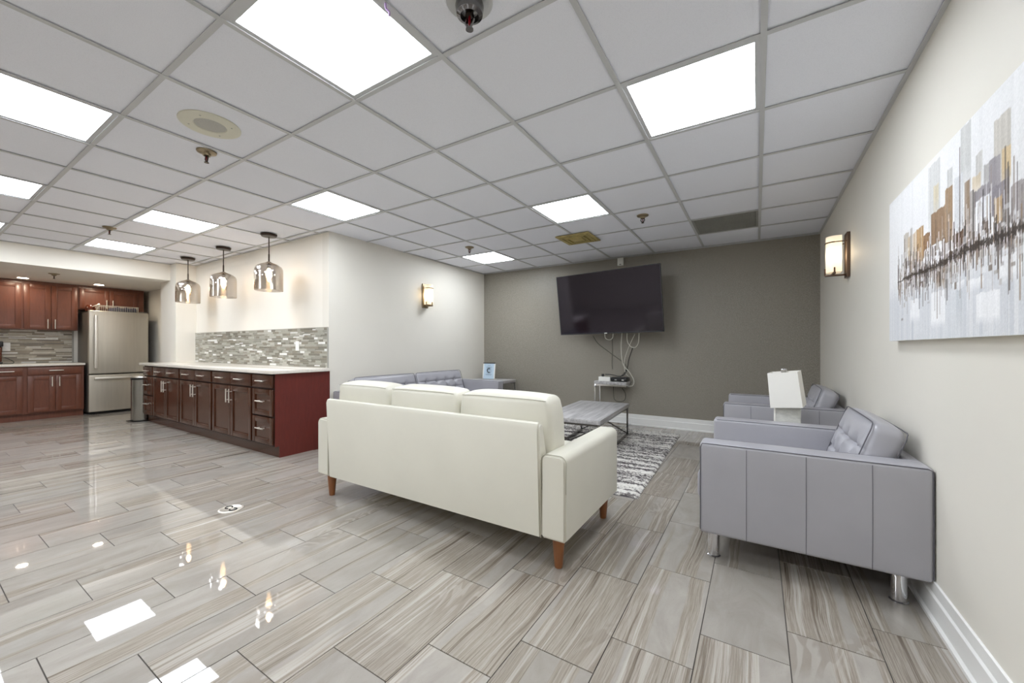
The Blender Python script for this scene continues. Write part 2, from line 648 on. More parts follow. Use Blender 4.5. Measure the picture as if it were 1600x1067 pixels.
# ceiling: backing, white tees, lay-in tiles
ceiling = struct(MB().box(XK, XR, YREAR, YB, 2.46, 2.5).build('ceiling', 'ceil_back'))
GX, GY, GXS, GYS = 0.0253, 1.322, 0.6081, 0.6111
LIGHTS = {(-3, -1): 'large square ceiling light panel just left of the nearest sprinkler head',
          (-1, 1): 'square ceiling light panel nearest to the abstract painting',
          (-6, -2): 'square ceiling light panel beside the round speaker, cut by the frame edge',
          (-9, -2): 'half-cut square ceiling light panel behind the one beside the round speaker',
          (-12, -2): 'sliver of a ceiling light panel at the frame edge, right before the bulkhead',
          (-9, 0): 'square ceiling light panel between the speaker and the pendant lamps',
          (-12, 0): 'square ceiling light panel in front of the refrigerator, closest to it',
          (-6, 1): 'square ceiling light panel next to the outer wall corner above the bar end',
          (-3, 3): 'square ceiling light panel next to the yellowed ceiling diffuser',
          (-6, 5): 'farthest small ceiling light panel, near the corner of the charcoal wall',
          (-1, -4): 'square ceiling light panel out of sight behind the viewer by the painting wall',
          (-4, -4): 'square ceiling light panel out of sight behind the viewer',
          (-7, -5): 'square ceiling light panel out of sight behind, toward the bar side',
          (-10, -5): 'square ceiling light panel out of sight behind, toward the kitchen side'}
GRILLE = (-1, 5)
full = None
rest = MB()
tees_x, tees_y = set(), set()
for i in range(-13, 1):
    for j in range(-8, 8):
        xa, xb = GX + i * GXS, GX + (i + 1) * GXS
        ya, yb = GY + j * GYS, GY + (j + 1) * GYS
        xa, xb, ya, yb = max(xa, SOF_X), min(xb, XR), max(ya, YREAR), min(yb, YB)
        if xb - xa < 0.02 or yb - ya < 0.02 or (xb < -4.0 and ya > YT):
            continue
        if xa < -4.09:
            if ya > YT:
                xa = -4.09
            else:
                yb = min(yb, YT) if xb < -4.0 else yb
        if (i, j) in LIGHTS or (i, j) == GRILLE:
            continue
        if max(in_frame(x, y, ZC, 10) for x in (xa, xb, (xa + xb) / 2) for y in (ya, yb, (ya + yb) / 2)) > 0:
            a, b = (xb - xa) / 2 - 0.004, (yb - ya) / 2 - 0.004
            key = (round(a, 4), round(b, 4))
            if key not in tile_mesh:
                o = MB().box(-a, a, -b, b, 0, 0.018).build('ceiling_tile', 'ceil', ceiling)
                tile_mesh[key] = o.data
            else:
                o = bpy.data.objects.new('ceiling_tile', tile_mesh[key])
                C.objects.link(o)
                o.parent = ceiling
            o.location = ((xa + xb) / 2, (ya + yb) / 2, ZC + 0.007 + random.uniform(0, 0.003))
        else:
            rest.box(xa + 0.004, xb - 0.004, ya + 0.004, yb - 0.004, ZC + 0.008, ZC + 0.026)
rest.build('ceiling_tiles', 'ceil', ceiling, kind='stuff')
for i in range(-12, 1):
    x = GX + i * GXS
    MB().box(x - 0.012, x + 0.012, YREAR, YT if x < -4.1 else YB, ZC, ZC + 0.004).box(x - 0.004, x + 0.004, YREAR, YT if x < -4.1 else YB, ZC + 0.004, ZC + 0.03).build('ceiling_tee', 'tee', ceiling)
for j in range(-7, 8):
    y = GY + j * GYS
    x0 = SOF_X if y < YT else -4.09
    MB().box(x0, XR, y - 0.012, y + 0.012, ZC + 0.001, ZC + 0.0045).box(x0, XR, y - 0.004, y + 0.004, ZC + 0.0045, ZC + 0.03).build('ceiling_tee', 'tee', ceiling)
wa = MB()
wa.box(XR - 0.02, XR, YREAR, YB, ZC - 0.001, ZC + 0.003).box(-4.11, XR, YB - 0.02, YB, ZC - 0.001, ZC + 0.003)
wa.box(PIER_X, XC0, YT - 0.02, YT, ZC - 0.001, ZC + 0.003).box(-4.12, -4.085, YT, YB, ZC - 0.001, ZC + 0.003)
wa.box(SOF_X, SOF_X + 0.02, YREAR, PIER_Y, ZC - 0.001, ZC + 0.003)
wa.build('wall_angle', 'tee', ceiling)

proto = None
for (i, j), label in LIGHTS.items():
    loc = (GX + (i + 0.5) * GXS, GY + (j + 0.5) * GYS, ZC + 0.005)
    if proto is None:
        proto = thing('ceiling_light', label, 'ceiling light', loc, 0, 'square light panels in the ceiling')
        a, b = GXS / 2 - 0.012, 0.271
        fr = MB()
        for (x0, x1, y0, y1) in ((-a, a, -a, -b), (-a, a, b, a), (-a, -b, -b, b), (b, a, -b, b)):
            fr.box(x0, x1, y0, y1, 0.0, 0.03)
        fr.build('frame', 'tee', proto)
        MB().box(-b, b, -b, b, 0.004, 0.010).build('diffuser', 'panel_light', proto)
    else:
        dup(proto, loc, label)


# ------------------------------------------------------------------ white three-seat sofa
def tf(x, y, z, rot=None):
    return Matrix.Translation((x, y, z)) @ (rot if rot is not None else Matrix.Identity(4))


sofa = thing('leather_sofa', 'cream white leather three-seat sofa on tapered wooden legs, seen from behind', 'sofa', (-1.777, 2.125, 0))
OX, OY = -1.777, 2.125


def S(x):
    return x - OX


def T(y):
    return y - OY


def arm_def(P, h):
    # slight outward swell of the upholstered faces
    u = P / h
    k = (1 - u[:, 1] ** 2) * (1 - u[:, 2] ** 2)
    P = P.copy()
    P[:, 0] += np.sign(u[:, 0]) * np.abs(u[:, 0]) ** 3 * 0.007 * k
    return P


def soft_edges(o, off, seg, pick):
    b = bmesh.new()
    b.from_mesh(o.data)
    bmesh.ops.bevel(b, geom=[e for e in b.edges if pick(e)], offset=off, segments=seg, affect='EDGES', clamp_overlap=True)
    b.to_mesh(o.data)
    b.free()
    o.data.polygons.foreach_set('use_smooth', [True] * len(o.data.polygons))


for (xa, xb) in ((-2.783, -2.648), (-0.906, -0.771)):
    za, zt, ro = 0.165, 0.580, 0.036
    prof = [(za, S(xa)), (za, S(xb))]
    prof += [(zt - ro + ro * math.sin(q), S(xb) - ro + ro * math.cos(q)) for q in np.linspace(0, PI / 2, 7)]
    prof += [(zt - ro + ro * math.sin(q), S(xa) + ro + ro * math.cos(q)) for q in np.linspace(PI / 2, PI, 7)]
    a = MB().prism(prof, 1, T(1.718), T(2.537)).build('armrest', 'white_leather', sofa)
    soft_edges(a, 0.011, 3, lambda e: abs(e.verts[0].co.y - e.verts[1].co.y) < 1e-5 or abs(e.verts[0].co.z + e.verts[1].co.z - 2 * za) < 1e-4)
    a.data.set_sharp_from_angle(angle=math.radians(60))
    p = [(q[1], T(1.7275), q[0]) for q in [(0.40, S(xb) - 0.003)] + [(z - 0.0015, x) for z, x in prof[2:]] + [(0.40, S(xa) + 0.003)]]
    MB().tube(p, 0.0016, n=6).build('piping', 'cream_seam', a)
# back panel: leans a little to the rear and thins to a rounded top
bp_ = MB().prism([(T(1.722), 0.165), (T(1.696), 0.705), (T(1.704), 0.727), (T(1.722), 0.733), (T(1.742), 0.727), (T(1.752), 0.705), (T(1.83), 0.40), (T(1.86), 0.165)], 0, S(-2.649), S(-0.905))
o = bp_.build('back_panel', 'white_leather', sofa, angle=50)
bm_ = bmesh.new()
bm_.from_mesh(o.data)
bmesh.ops.bevel(bm_, geom=[e for e in bm_.edges if e.calc_length() < 0.6], offset=0.010, segments=3, affect='EDGES')
bm_.to_mesh(o.data)
bm_.free()
o.data.polygons.foreach_set('use_smooth', [True] * len(o.data.polygons))
MB().box(S(-2.65), S(-0.90), T(1.80), T(2.50), 0.175, 0.30, 0.015).build('seat_base', 'white_leather', sofa)


def puff(amt_front, amt_top):
    def d(P, h):
        u = P / h
        P = P.copy()
        kf = (1 - u[:, 0] ** 2) * (1 - u[:, 2] ** 2)
        P[:, 1] += np.sign(u[:, 1]) * np.abs(u[:, 1]) ** 2 * amt_front * kf
        kt = (1 - u[:, 0] ** 4) * (1 - u[:, 1] ** 2)
        P[:, 2] += np.where(u[:, 2] > 0, np.abs(u[:, 2]) ** 2 * amt_top * kt, 0)
        ks = (1 - u[:, 1] ** 2) * (1 - u[:, 2] ** 2)
        P[:, 0] += np.sign(u[:, 0]) * np.abs(u[:, 0]) ** 3 * 0.006 * ks
        P[:, 0] *= 1 - amt_front * 4.0 * np.clip(u[:, 2], 0, 1) ** 3
        rr = 0.004 * np.sin(P[:, 0] * 31 + P[:, 2] * 17) * np.sin(P[:, 2] * 23 + P[:, 0] * 9 + 1.0)
        P[:, 1] += rr * (np.abs(u[:, 1]) > 0.6) * kf
        return P
    return d


xs = [-2.665, -2.098, -1.500, -0.885]
for k in range(3):
    a, b = xs[k] + 0.003, xs[k + 1] - 0.003
    wd = (b - a) / 2
    mt = tf(S((a + b) / 2), T(1.893), 0.640, Matrix.Rotation(math.radians(3), 4, 'X'))
    c = MB().box(-wd, wd, -0.085, 0.085, -0.20, 0.20, 0.028, 4, (12, 5, 8), puff(0.022, 0.020), mat=mt).build('back_cushion', 'white_leather', sofa)
    # seam round the rear top edge
    ring = []
    for q in np.linspace(-wd * 0.90, wd * 0.90, 16):
        e = (q / wd)
        ring.append((q, -0.0815 - 0.004 * (1 - e * e), 0.188 + 0.008 * (1 - e ** 4)))
    ring = ring
    MB().tube([mt @ Vector(p) for p in ring], 0.0022, n=6).build('piping', 'cream_seam', c)
for k in range(3):
    a, b = xs[k] + 0.003, xs[k + 1] - 0.003
    MB().box(S(a), S(b), T(1.97), T(2.545), 0.295, 0.455, 0.035, 3, (6, 6, 2), puff(0.0, 0.015)).build('seat_cushion', 'white_leather', sofa)
for (x, y) in ((-2.700, 1.782), (-0.846, 1.800), (-2.700, 2.475), (-0.846, 2.475)):
    MB().lathe([(0.019, 0), (0.0205, 0.004), (0.034, 0.168), (0.034, 0.172)], (S(x), T(y), 0), 20).build('leg', 'leg_wood', sofa)
for sx in (S(-2.647), S(-0.904)):
    MB().tube([(sx, T(1.7155), 0.168), (sx, T(1.7165), 0.55)], 0.0022, n=6).build('piping', 'cream_seam', sofa)


# ------------------------------------------------------------------ grey leather club chairs and sofa (front faces local -x)
def tufted(cols, rows, wd):
    def d(P, h):
        u = P / h
        P = P.copy()
        front = u[:, 0] < -0.2
        k = (1 - u[:, 1] ** 2) * (1 - u[:, 2] ** 2)
        P[:, 0] += np.sign(u[:, 0]) * np.abs(u[:, 0]) ** 2 * 0.018 * k
        g = np.zeros(len(P))
        edge = np.clip(1.15 - np.abs(u[:, 1]) ** 6, 0, 1)
        for r in rows:
            g += 0.017 * np.exp(-((u[:, 2] - r) / 0.055) ** 2) * edge
            for c in cols:
                dy, dz = (u[:, 1] - c) * h[1], (u[:, 2] - r) * h[2]
                g += 0.030 * np.exp(-(dy ** 2 + dz ** 2) / 0.035 ** 2)
        for c in cols:
            zone = 1 / (1 + np.exp((u[:, 2] - rows[-1]) / 0.05))
            g += 0.011 * np.exp(-((u[:, 1] - c) * h[1] / 0.014) ** 2) * zone
        ks = (1 - u[:, 0] ** 2) * (1 - u[:, 2] ** 2)
        P[:, 1] += np.sign(u[:, 1]) * np.abs(u[:, 1]) ** 3 * 0.014 * ks
        P[:, 0] += np.where(front, g, 0)
        P[:, 2] += np.where(u[:, 2] > 0.5, 0.012 * (1 - u[:, 1] ** 4) * (1 - u[:, 0] ** 2), 0)
        return P
    return d


def club(root, W, n):
    D = 0.4325
    AT = 0.14
    for s in (-1, 1):
        y0, y1 = (W / 2 - AT, W / 2) if s > 0 else (-W / 2, -W / 2 + AT)
        def adef(P, h):
            u = P / h
            P = P.copy()
            k = (1 - u[:, 0] ** 4) * (1 - u[:, 2] ** 2)
            P[:, 1] += np.sign(u[:, 1]) * np.abs(u[:, 1]) ** 3 * 0.006 * k
            return P
        a = MB().box(-D, D, y0, y1, 0.143, 0.612, 0.018, 3, (10, 2, 8), adef).build('armrest', 'grey_leather', root)
        yo = s * (W / 2)
        for x in (-0.223, 0.013, 0.242):
            pts = []
            for q in np.linspace(0.15, 0.598, 10):
                e = (q - 0.3775) / 0.2345
                pts.append((x, yo + s * (0.006 * (1 - (x / D) ** 4) * (1 - e * e) + 0.0002), q))
            MB().tube(pts, 0.0015, n=6).build('stitching', 'grey_stitch', a)
        pp = [(-D + 0.003, yo - s * 0.003, 0.16), (-D + 0.003, yo - s * 0.003, 0.585), (-D + 0.012, yo - s * 0.004, 0.606)]
        pp += [(x, yo - s * 0.004, 0.6075) for x in np.linspace(-D + 0.03, D - 0.02, 8)] + [(D - 0.004, yo - s * 0.004, 0.600), (D - 0.003, yo - s * 0.003, 0.16)]
        MB().tube(pp, 0.0024, n=6).build('piping', 'grey_seam', a)
        yi = s * (W / 2 - AT)
        MB().tube([(x, yi + s * 0.004, 0.6085) for x in np.linspace(-D + 0.02, D - 0.05, 6)], 0.002, n=6).build('piping', 'grey_seam', a)
    yi = W / 2 - AT
    MB().box(0.375, D, -yi, yi, 0.143, 0.610, 0.018, 3, (1, 4, 3)).build('backrest', 'grey_leather', root)
    MB().box(-0.415, 0.375, -yi, yi, 0.150, 0.265, 0.012).build('seat_base', 'grey_leather', root)
    cw = 2 * yi / n
    for k in range(n):
        y0, y1 = -yi + k * cw + 0.003, -yi + (k + 1) * cw - 0.003
        MB().box(-0.462, 0.20, y0, y1, 0.262, 0.425, 0.035, 3, (6, 6, 2), lambda P, h: P + np.stack([0 * P[:, 0], 0 * P[:, 0], 0.012 * (P[:, 2] > 0) * (1 - (P[:, 0] / h[0]) ** 2) * (1 - (P[:, 1] / h[1]) ** 2)], 1)).build('seat_cushion', 'grey_leather', root)
        lean = math.radians(19)
        hw, hh, ht = (y1 - y0) / 2 - 0.006, 0.178, 0.066
        # front-top corner sits at (0.27, 0.765)
        dx, dz = math.cos(lean), -math.sin(lean)
        ux, uz = math.sin(lean), math.cos(lean)
        cx, cz = 0.272 + dx * ht - ux * hh, 0.762 + dz * ht - uz * hh
        mt = tf(cx, (y0 + y1) / 2, cz, Matrix.Rotation(lean, 4, 'Y'))
        cols = (-0.55, 0, 0.55) if n == 1 else (-0.62, -0.2, 0.2, 0.62)
        c = MB().box(-ht, ht, -hw, hw, -hh, hh, 0.040, 4, (4, 44, 26), tufted(cols, (-0.38, 0.24), hw), mat=mt).build('back_cushion', 'grey_leather', root, angle=70)
        for sx in (-1, 1):
            g = [(sx * (ht - 0.004), -hw + 0.002, -hh + 0.04), (sx * (ht - 0.004), -hw + 0.002, hh - 0.03), (sx * (ht - 0.004), -hw + 0.014, hh - 0.008)]
            g += [(sx * (ht - 0.004), y, hh - 0.004 + 0.004 * (1 - (y / hw) ** 4)) for y in np.linspace(-hw + 0.03, hw - 0.03, 7)]
            g += [(sx * (ht - 0.004), hw - 0.014, hh - 0.008), (sx * (ht - 0.004), hw - 0.002, hh - 0.03), (sx * (ht - 0.004), hw - 0.002, -hh + 0.04)]
            MB().tube([mt @ Vector(p) for p in g], 0.0026, n=6).build('piping', 'grey_seam', c)
        for r in (-0.38, 0.24):
            for q in cols:
                bt = MB()
                bt.lathe([(0.002, 0.006), (0.009, 0.003), (0.010, 0)], (0, 0, 0), 10)
                V = bt.v[-1]
                bt.v[-1] = np.array([tuple(mt @ (Vector((-ht + 0.018, q * hw, r * hh)) + Vector((-v[2], v[0], v[1])))) for v in V])
                bt.build('tuft_button', 'grey_leather', c)
    for (x, y) in ((-0.375, -W / 2 + 0.095), (0.345, -W / 2 + 0.095), (-0.375, W / 2 - 0.095), (0.345, W / 2 - 0.095)):
        MB().lathe([(0.031, 0), (0.033, 0.004), (0.028, 0.008), (0.028, 0.112), (0.034, 0.114), (0.034, 0.150)], (x, y, 0), 24).build('leg', 'chrome', root)


chair = thing('club_chair', 'grey leather tufted club chair on chrome legs under the painting, closest to the viewer', 'armchair', (0.180, 2.71, 0), 0, 'grey club chairs along the painting wall')
club(chair, 0.92, 1)
dup(chair, (0.180, 4.40, 0), 'second grey leather club chair, behind the white table lamp near the charcoal wall')
gsofa = thing('tufted_sofa', 'grey leather sofa with tufted back cushions against the white wall behind the cream sofa', 'sofa', (-3.625, 3.785, 0), PI)
club(gsofa, 2.19, 2)

# ------------------------------------------------------------------ bar and kitchen cabinets (front faces local -y)
def front(kind, x0, x1, z0, z1, mat, parent):
    b = MB()
    if kind == 'slab':
        b.box(x0, x1, -0.020, 0, z0, z1, 0.002, 1)
    else:
        fw = 0.056 if (x1 - x0) > 0.3 else 0.060
        b.box(x0, x0 + fw, -0.020, 0, z0, z1, 0.002, 1)
        b.box(x1 - fw, x1, -0.020, 0, z0, z1, 0.002, 1)
        b.box(x0 + fw, x1 - fw, -0.020, 0, z0, z0 + fw, 0.002, 1)
        b.box(x0 + fw, x1 - fw, -0.020, 0, z1 - fw, z1, 0.002, 1)
        b.box(x0 + fw - 0.004, x1 - fw + 0.004, -0.010, -0.002, z0 + fw - 0.004, z1 - fw + 0.004)
    return b.build('drawer' if kind in ('slab', 'shaker_drawer') else 'door', mat, parent)


def pull(parent, x, z, vertical, L=0.15):
    b = MB()
    y = -0.050
    h = L / 2
    if vertical:
        b.tube([(x, y, z - h), (x, y, z + h)], 0.0065, n=10)
        for q in (-h * 0.62, h * 0.62):
            b.tube([(x, -0.018, z + q), (x, y, z + q)], 0.005, n=8)
    else:
        b.tube([(x - h, y, z), (x + h, y, z)], 0.0065, n=10)
        for q in (-h * 0.62, h * 0.62):
            b.tube([(x + q, -0.018, z), (x + q, y, z)], 0.005, n=8)
    b.build('handle', 'nickel', parent)


def cabinet(name, label, loc, rz, wid, depth, z0, z1, fronts, mat, dark, toe=None, group=None):
    r = thing(name, label, 'cabinet', loc, rz, group)
    MB().box(0, wid, 0, depth, z0, z1).build('body', dark, r)
    for (kind, a, b, c, d, hx, hz, vert) in fronts:
        f = front(kind, a, b, c, d, mat, r)
        if hx is not None:
            pull(f, hx, hz, vert)
    if toe:
        MB().box(0, wid, 0.045, depth, 0, z0).build('toe_kick', dark if toe is True else toe, r)
    return r


BG = 'dark cherry bar cabinets under the long quartz counter'
BY = 2.060


def drawer_bank(label, xa, xb, yback=YT - 0.003):
    wdt = xb - xa
    m = wdt / 2
    return cabinet('drawer_cabinet', label, (xa, BY, 0), 0, wdt, yback - BY, 0.115, 0.838,
                   [('slab', 0.012, wdt - 0.014, 0.697, 0.824, m, 0.765, False),
                    ('shaker_drawer', 0.012, wdt - 0.012, 0.416, 0.680, m, 0.560, False),
                    ('shaker_drawer', 0.012, wdt - 0.012, 0.131, 0.400, m, 0.285, False)], 'bar_wood', 'bar_dark', 'bar_wood', BG)


def door_unit(label, xa, xb):
    wdt = xb - xa
    m = wdt / 2
    return cabinet('base_cabinet', label, (xa, BY, 0), 0, wdt, YT - 0.015 - BY, 0.115, 0.838,
                   [('slab', 0.018, m - 0.0015, 0.697, 0.824, m * 0.52, 0.762, False),
                    ('slab', m + 0.0015, wdt - 0.018, 0.697, 0.824, m * 1.46, 0.762, False),
                    ('door', 0.018, m - 0.0015, 0.131, 0.680, m - 0.035, 0.572, True),
                    ('door', m + 0.0015, wdt - 0.018, 0.131, 0.680, m + 0.035, 0.572, True)], 'bar_wood', 'bar_dark', 'bar_wood', BG)


rb = drawer_bank('three-drawer cherry cabinet at the open end of the bar, nearest the cream sofa', -4.480, -4.062)
door_unit('two-door cherry bar cabinet next to the drawer unit nearest the cream sofa', -5.428, -4.480)
door_unit('two-door cherry bar cabinet in the middle of the bar', -6.376, -5.428)
door_unit('two-door cherry bar cabinet next to the drawer unit by the trash can', -7.335, -6.376)
drawer_bank('narrow three-drawer cherry cabinet at the bar end by the steel trash can', -7.725, -7.335, PIER_Y - 0.003)
ep = MB().prism([(0.0, 0.115), (0.0, 0.838), (YT - BY, 0.838), (YT - BY, 0.0), (0.042, 0.0), (0.042, 0.115)], 0, 0.418, 0.430)
ep.build('end_panel', 'end_wood', rb, label='reddish scuffed end panel')

ct = MB().box(-7.790, -4.026, 2.012, PIER_Y - 0.002, 0.840, 0.876, 0.004, 1)
ct.box(PIER_X + 0.002, -4.026, PIER_Y - 0.002, YT - 0.012, 0.840, 0.876, 0.004, 1)
tag(ct.build('countertop', 'quartz'), 'long pale quartz countertop on the cherry bar below the pendants', 'countertop')

KG = 'brown kitchen cabinets around the refrigerator'
KX = -9.322
kd = KX - XK


def klow(label, ya, yb, doors):
    wdt = yb - ya
    fr = [('slab', 0.018, wdt - 0.03, 0.688, 0.800, wdt / 2, 0.748, False)]
    if doors == 2:
        m = (wdt - 0.012) / 2
        fr += [('door', 0.018, m - 0.003, 0.118, 0.668, m - 0.038, 0.575, True), ('door', m + 0.003, wdt - 0.03, 0.118, 0.668, m + 0.038, 0.575, True)]
    else:
        fr += [('door', 0.018, wdt - 0.03, 0.118, 0.668, 0.055, 0.575, True)]
    return cabinet('base_cabinet', label, (KX, ya, 0), PI / 2, wdt, kd, 0.098, 0.818, fr, 'kit_wood', 'kit_wood', True, KG)


klow('kitchen base cabinet with drawer and two doors beside the refrigerator', 1.135, 1.738, 2)
klow('kitchen base cabinet with drawer and single door, cut by the frame edge', 0.765, 1.135, 1)
kt = MB().box(XK + 0.012, -9.268, 0.75, 1.745, 0.820, 0.852, 0.003, 1)
tag(kt.build('countertop', 'quartz'), 'short pale quartz countertop on the kitchen base cabinets', 'countertop')
UX = -9.640


def kup(label, ya, yb, za, zb, f):
    wdt = yb - ya
    return cabinet('wall_cabinet', label, (UX, ya, 0), PI / 2, wdt, UX - XK, za, zb, f, 'kit_wood', 'kit_wood', None, KG)


kup('brown wall cabinet with two doors over the mosaic beside the refrigerator', 1.142, 1.728, 1.385, 2.148,
    [('door', 0.012, 0.288, 1.397, 2.096, 0.252, 1.480, True), ('door', 0.294, 0.572, 1.397, 2.096, 0.330, 1.480, True)])
kup('brown wall cabinet over the kitchen counter, cut by the frame edge', 0.540, 1.142, 1.385, 2.148,
    [('door', 0.012, 0.295, 1.397, 2.096, 0.260, 1.480, True), ('door', 0.301, 0.592, 1.397, 2.096, 0.337, 1.480, True)])
kup('short brown wall cabinet with two doors above the refrigerator', 1.732, 2.560, 1.740, 2.148,
    [('door', 0.012, 0.366, 1.760, 2.096, 0.330, 1.850, True), ('door', 0.372, 0.735, 1.760, 2.096, 0.408, 1.850, True)])

# refrigerator
fr = thing('refrigerator', 'stainless bottom-freezer refrigerator between the cherry cabinets and the bar', 'refrigerator', (-9.25, 2.150, 0), PI / 2)
fw = 0.372
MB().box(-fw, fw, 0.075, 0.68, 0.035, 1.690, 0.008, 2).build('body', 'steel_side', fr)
d1 = MB().box(-fw, fw, 0.0, 0.070, 0.668, 1.715, 0.014, 3).build('door', 'steel', fr, label='stainless upper door')
d2 = MB().box(-fw, fw, 0.0, 0.070, 0.040, 0.652, 0.014, 3).build('freezer_drawer', 'steel', fr, label='stainless freezer drawer')
hb = MB().box(-fw + 0.055, -fw + 0.095, -0.062, -0.040, 0.760, 1.640, 0.010, 2)
hb.box(-fw + 0.063, -fw + 0.087, -0.045, 0.002, 0.775, 0.815, 0.004, 1).box(-fw + 0.063, -fw + 0.087, -0.045, 0.002, 1.585, 1.625, 0.004, 1)
hb.build('handle', 'nickel', d1)
hb = MB().box(-fw + 0.055, fw - 0.055, -0.062, -0.040, 0.575, 0.612, 0.010, 2)
hb.box(-fw + 0.07, -fw + 0.11, -0.045, 0.002, 0.582, 0.605, 0.004, 1).box(fw - 0.11, fw - 0.07, -0.045, 0.002, 0.582, 0.605, 0.004, 1)
hb.build('handle', 'nickel', d2)
bd = MB().tube([(fw - 0.055, 0.0, 1.625), (fw - 0.055, -0.003, 1.625)], 0.020, n=20)
bd.tube([(fw - 0.055 + 0.0165 * math.cos(a), -0.0035, 1.625 + 0.0165 * math.sin(a)) for a in np.linspace(0, 2 * PI, 20, endpoint=False)], 0.0018, closed=True, n=5, m=1)
bd.tube(smooth_path([(fw - 0.047, -0.0035, 1.633), (fw - 0.058, -0.0035, 1.634), (fw - 0.064, -0.0035, 1.624), (fw - 0.056, -0.0035, 1.616), (fw - 0.046, -0.0035, 1.622), (fw - 0.054, -0.0035, 1.626)]), 0.0016, n=5, m=1)
bd.build('badge', ['nickel', 'steel_side'], d1)
for x in (-fw + 0.1, fw - 0.1):
    MB().lathe([(0.028, 0), (0.028, 0.01), (0.012, 0.014), (0.012, 0.042)], (x, 0.10, 0), 14).build('foot', 'black', fr)
MB().box(-fw + 0.02, fw - 0.02, 0.05, 0.60, 0.012, 0.04).build('kick_grille', 'black', fr)
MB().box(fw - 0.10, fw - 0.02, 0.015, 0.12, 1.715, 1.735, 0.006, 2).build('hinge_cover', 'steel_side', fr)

# wire tray with navy cloth, brown mug on the refrigerator
tr = thing('wire_tray', 'white wire tray holding navy cloth on top of the refrigerator', 'tray', (-9.50, 2.165, 1.692), PI / 2)
wr = MB()
for z in (0.004, 0.118):
    wr.tube([(-0.25, -0.15, z), (0.25, -0.15, z), (0.25, 0.10, z), (-0.25, 0.10, z)], 0.004, closed=True, n=6)
for x in np.linspace(-0.24, 0.24, 22):
    wr.tube([(x, -0.15, 0.004), (x, -0.15, 0.118)], 0.0028, n=5)
for y in np.linspace(-0.13, 0.08, 6):
    wr.tube([(-0.25, y, 0.004), (0.25, y, 0.004)], 0.0025, n=5)
    for x in (-0.25, 0.25):
        wr.tube([(x, y, 0.004), (x, y, 0.118)], 0.0028, n=5)
wr.build('wire_frame', 'wire_white', tr)
cl = MB().box(-0.09, 0.235, -0.135, 0.085, 0.010, 0.100, 0.025, 3, (10, 6, 2), lambda P, h: P + np.stack([0 * P[:, 0], 0 * P[:, 0], 0.008 * np.sin(P[:, 0] * 60) * (P[:, 2] > 0)], 1))
tag(cl.build('folded_cloth', 'navy'), 'navy folded cloth lying in the white wire tray', 'cloth')
bpy.data.objects['folded_cloth'].location = (-9.50, 2.165, 1.692)
bpy.data.objects['folded_cloth'].rotation_euler = (0, 0, PI / 2)
mg = thing('glass_jug', 'brown round jug lying on top of the refrigerator beside the wire tray', 'jug', (-9.45, 1.835, 1.692), 0)
mg.scale = (1.25, 1.25, 1.4)
ml = MB().lathe([(0.030, 0), (0.048, 0.012), (0.052, 0.045), (0.040, 0.075), (0.030, 0.085)], (0, 0, 0), 18)
ml.build('body', 'brown_glass', mg)
MB().tube(smooth_path([(0.045, 0.01, 0.065), (0.06, 0.05, 0.088), (0.055, 0.075, 0.10), (0.05, 0.06, 0.05)]), 0.006, n=7).build('handle', 'nickel', mg)

# trash can
tc = thing('trash_can', 'tall stainless pedal bin standing at the far end of the bar', 'trash can', (-7.875, 2.075, 0))
MB().lathe([(0.128, 0.022), (0.128, 0.625)], (0, 0, 0), 30).build('body', 'bin_steel', tc)
MB().lathe([(0.133, 0.0), (0.135, 0.022), (0.128, 0.024)], (0, 0, 0), 30).build('base', 'black', tc)
MB().lathe([(0.131, 0.622), (0.132, 0.650), (0.128, 0.655)], (0, 0, 0), 30).build('rim', 'black', tc)
MB().lathe([(0.126, 0.655), (0.115, 0.675), (0.06, 0.690), (0.004, 0.694)], (0, 0, 0), 30).build('lid', 'steel', tc)
MB().box(-0.035, 0.035, -0.175, -0.12, 0.012, 0.024, 0.004, 1).build('pedal', 'black', tc)


# mosaic splashbacks: panels on the walls, the tiles one by one
def mosaic(panel, origin, rot, L, H, row, lens, nmat, prefix, white_p, limit):
    """local x along the wall, y out of the wall (negative), z up"""
    parts = []
    nrow = int(round(H / row))
    rh = H / nrow
    for r_ in range(nrow):
        x = 0.002
        while x < L - 0.012:
            ln = min(random.choice(lens) * random.uniform(0.75, 1.2), L - 0.002 - x)
            if L - 0.002 - (x + ln) < 0.02:
                ln = L - 0.002 - x
            split = random.random() < 0.35
            hs = [(0, rh)] if not split else [(0, rh * 0.5), (rh * 0.5, rh)]
            for (a, b) in hs:
                mi = nmat - 1 if random.random() < white_p else random.randrange(nmat - 1)
                parts.append((x, x + ln, r_ * rh + a, r_ * rh + b, mi, random.uniform(0.003, 0.006)))
            x += ln
    parts.sort(key=lambda p: -(p[0] if limit else 0))
    cut = limit or len(parts)
    for p in parts[:cut]:
        o = MB().box(-(p[1] - p[0]) / 2 + 0.001, (p[1] - p[0]) / 2 - 0.001, -p[5], 0, 0.001, p[3] - p[2] - 0.001).build('mosaic_tile', prefix + str(p[4]), panel, fix=False)
        o.location = ((p[0] + p[1]) / 2, 0, p[2])
    if parts[cut:]:
        b = MB()
        for p in parts[cut:]:
            b.box(p[0] + 0.001, p[1] - 0.001, -p[5], 0, p[2] + 0.001, p[3] - 0.001, m=p[4])
        b.build('mosaic_tiles', [prefix + str(i) for i in range(nmat)], panel, kind='stuff', fix=False)


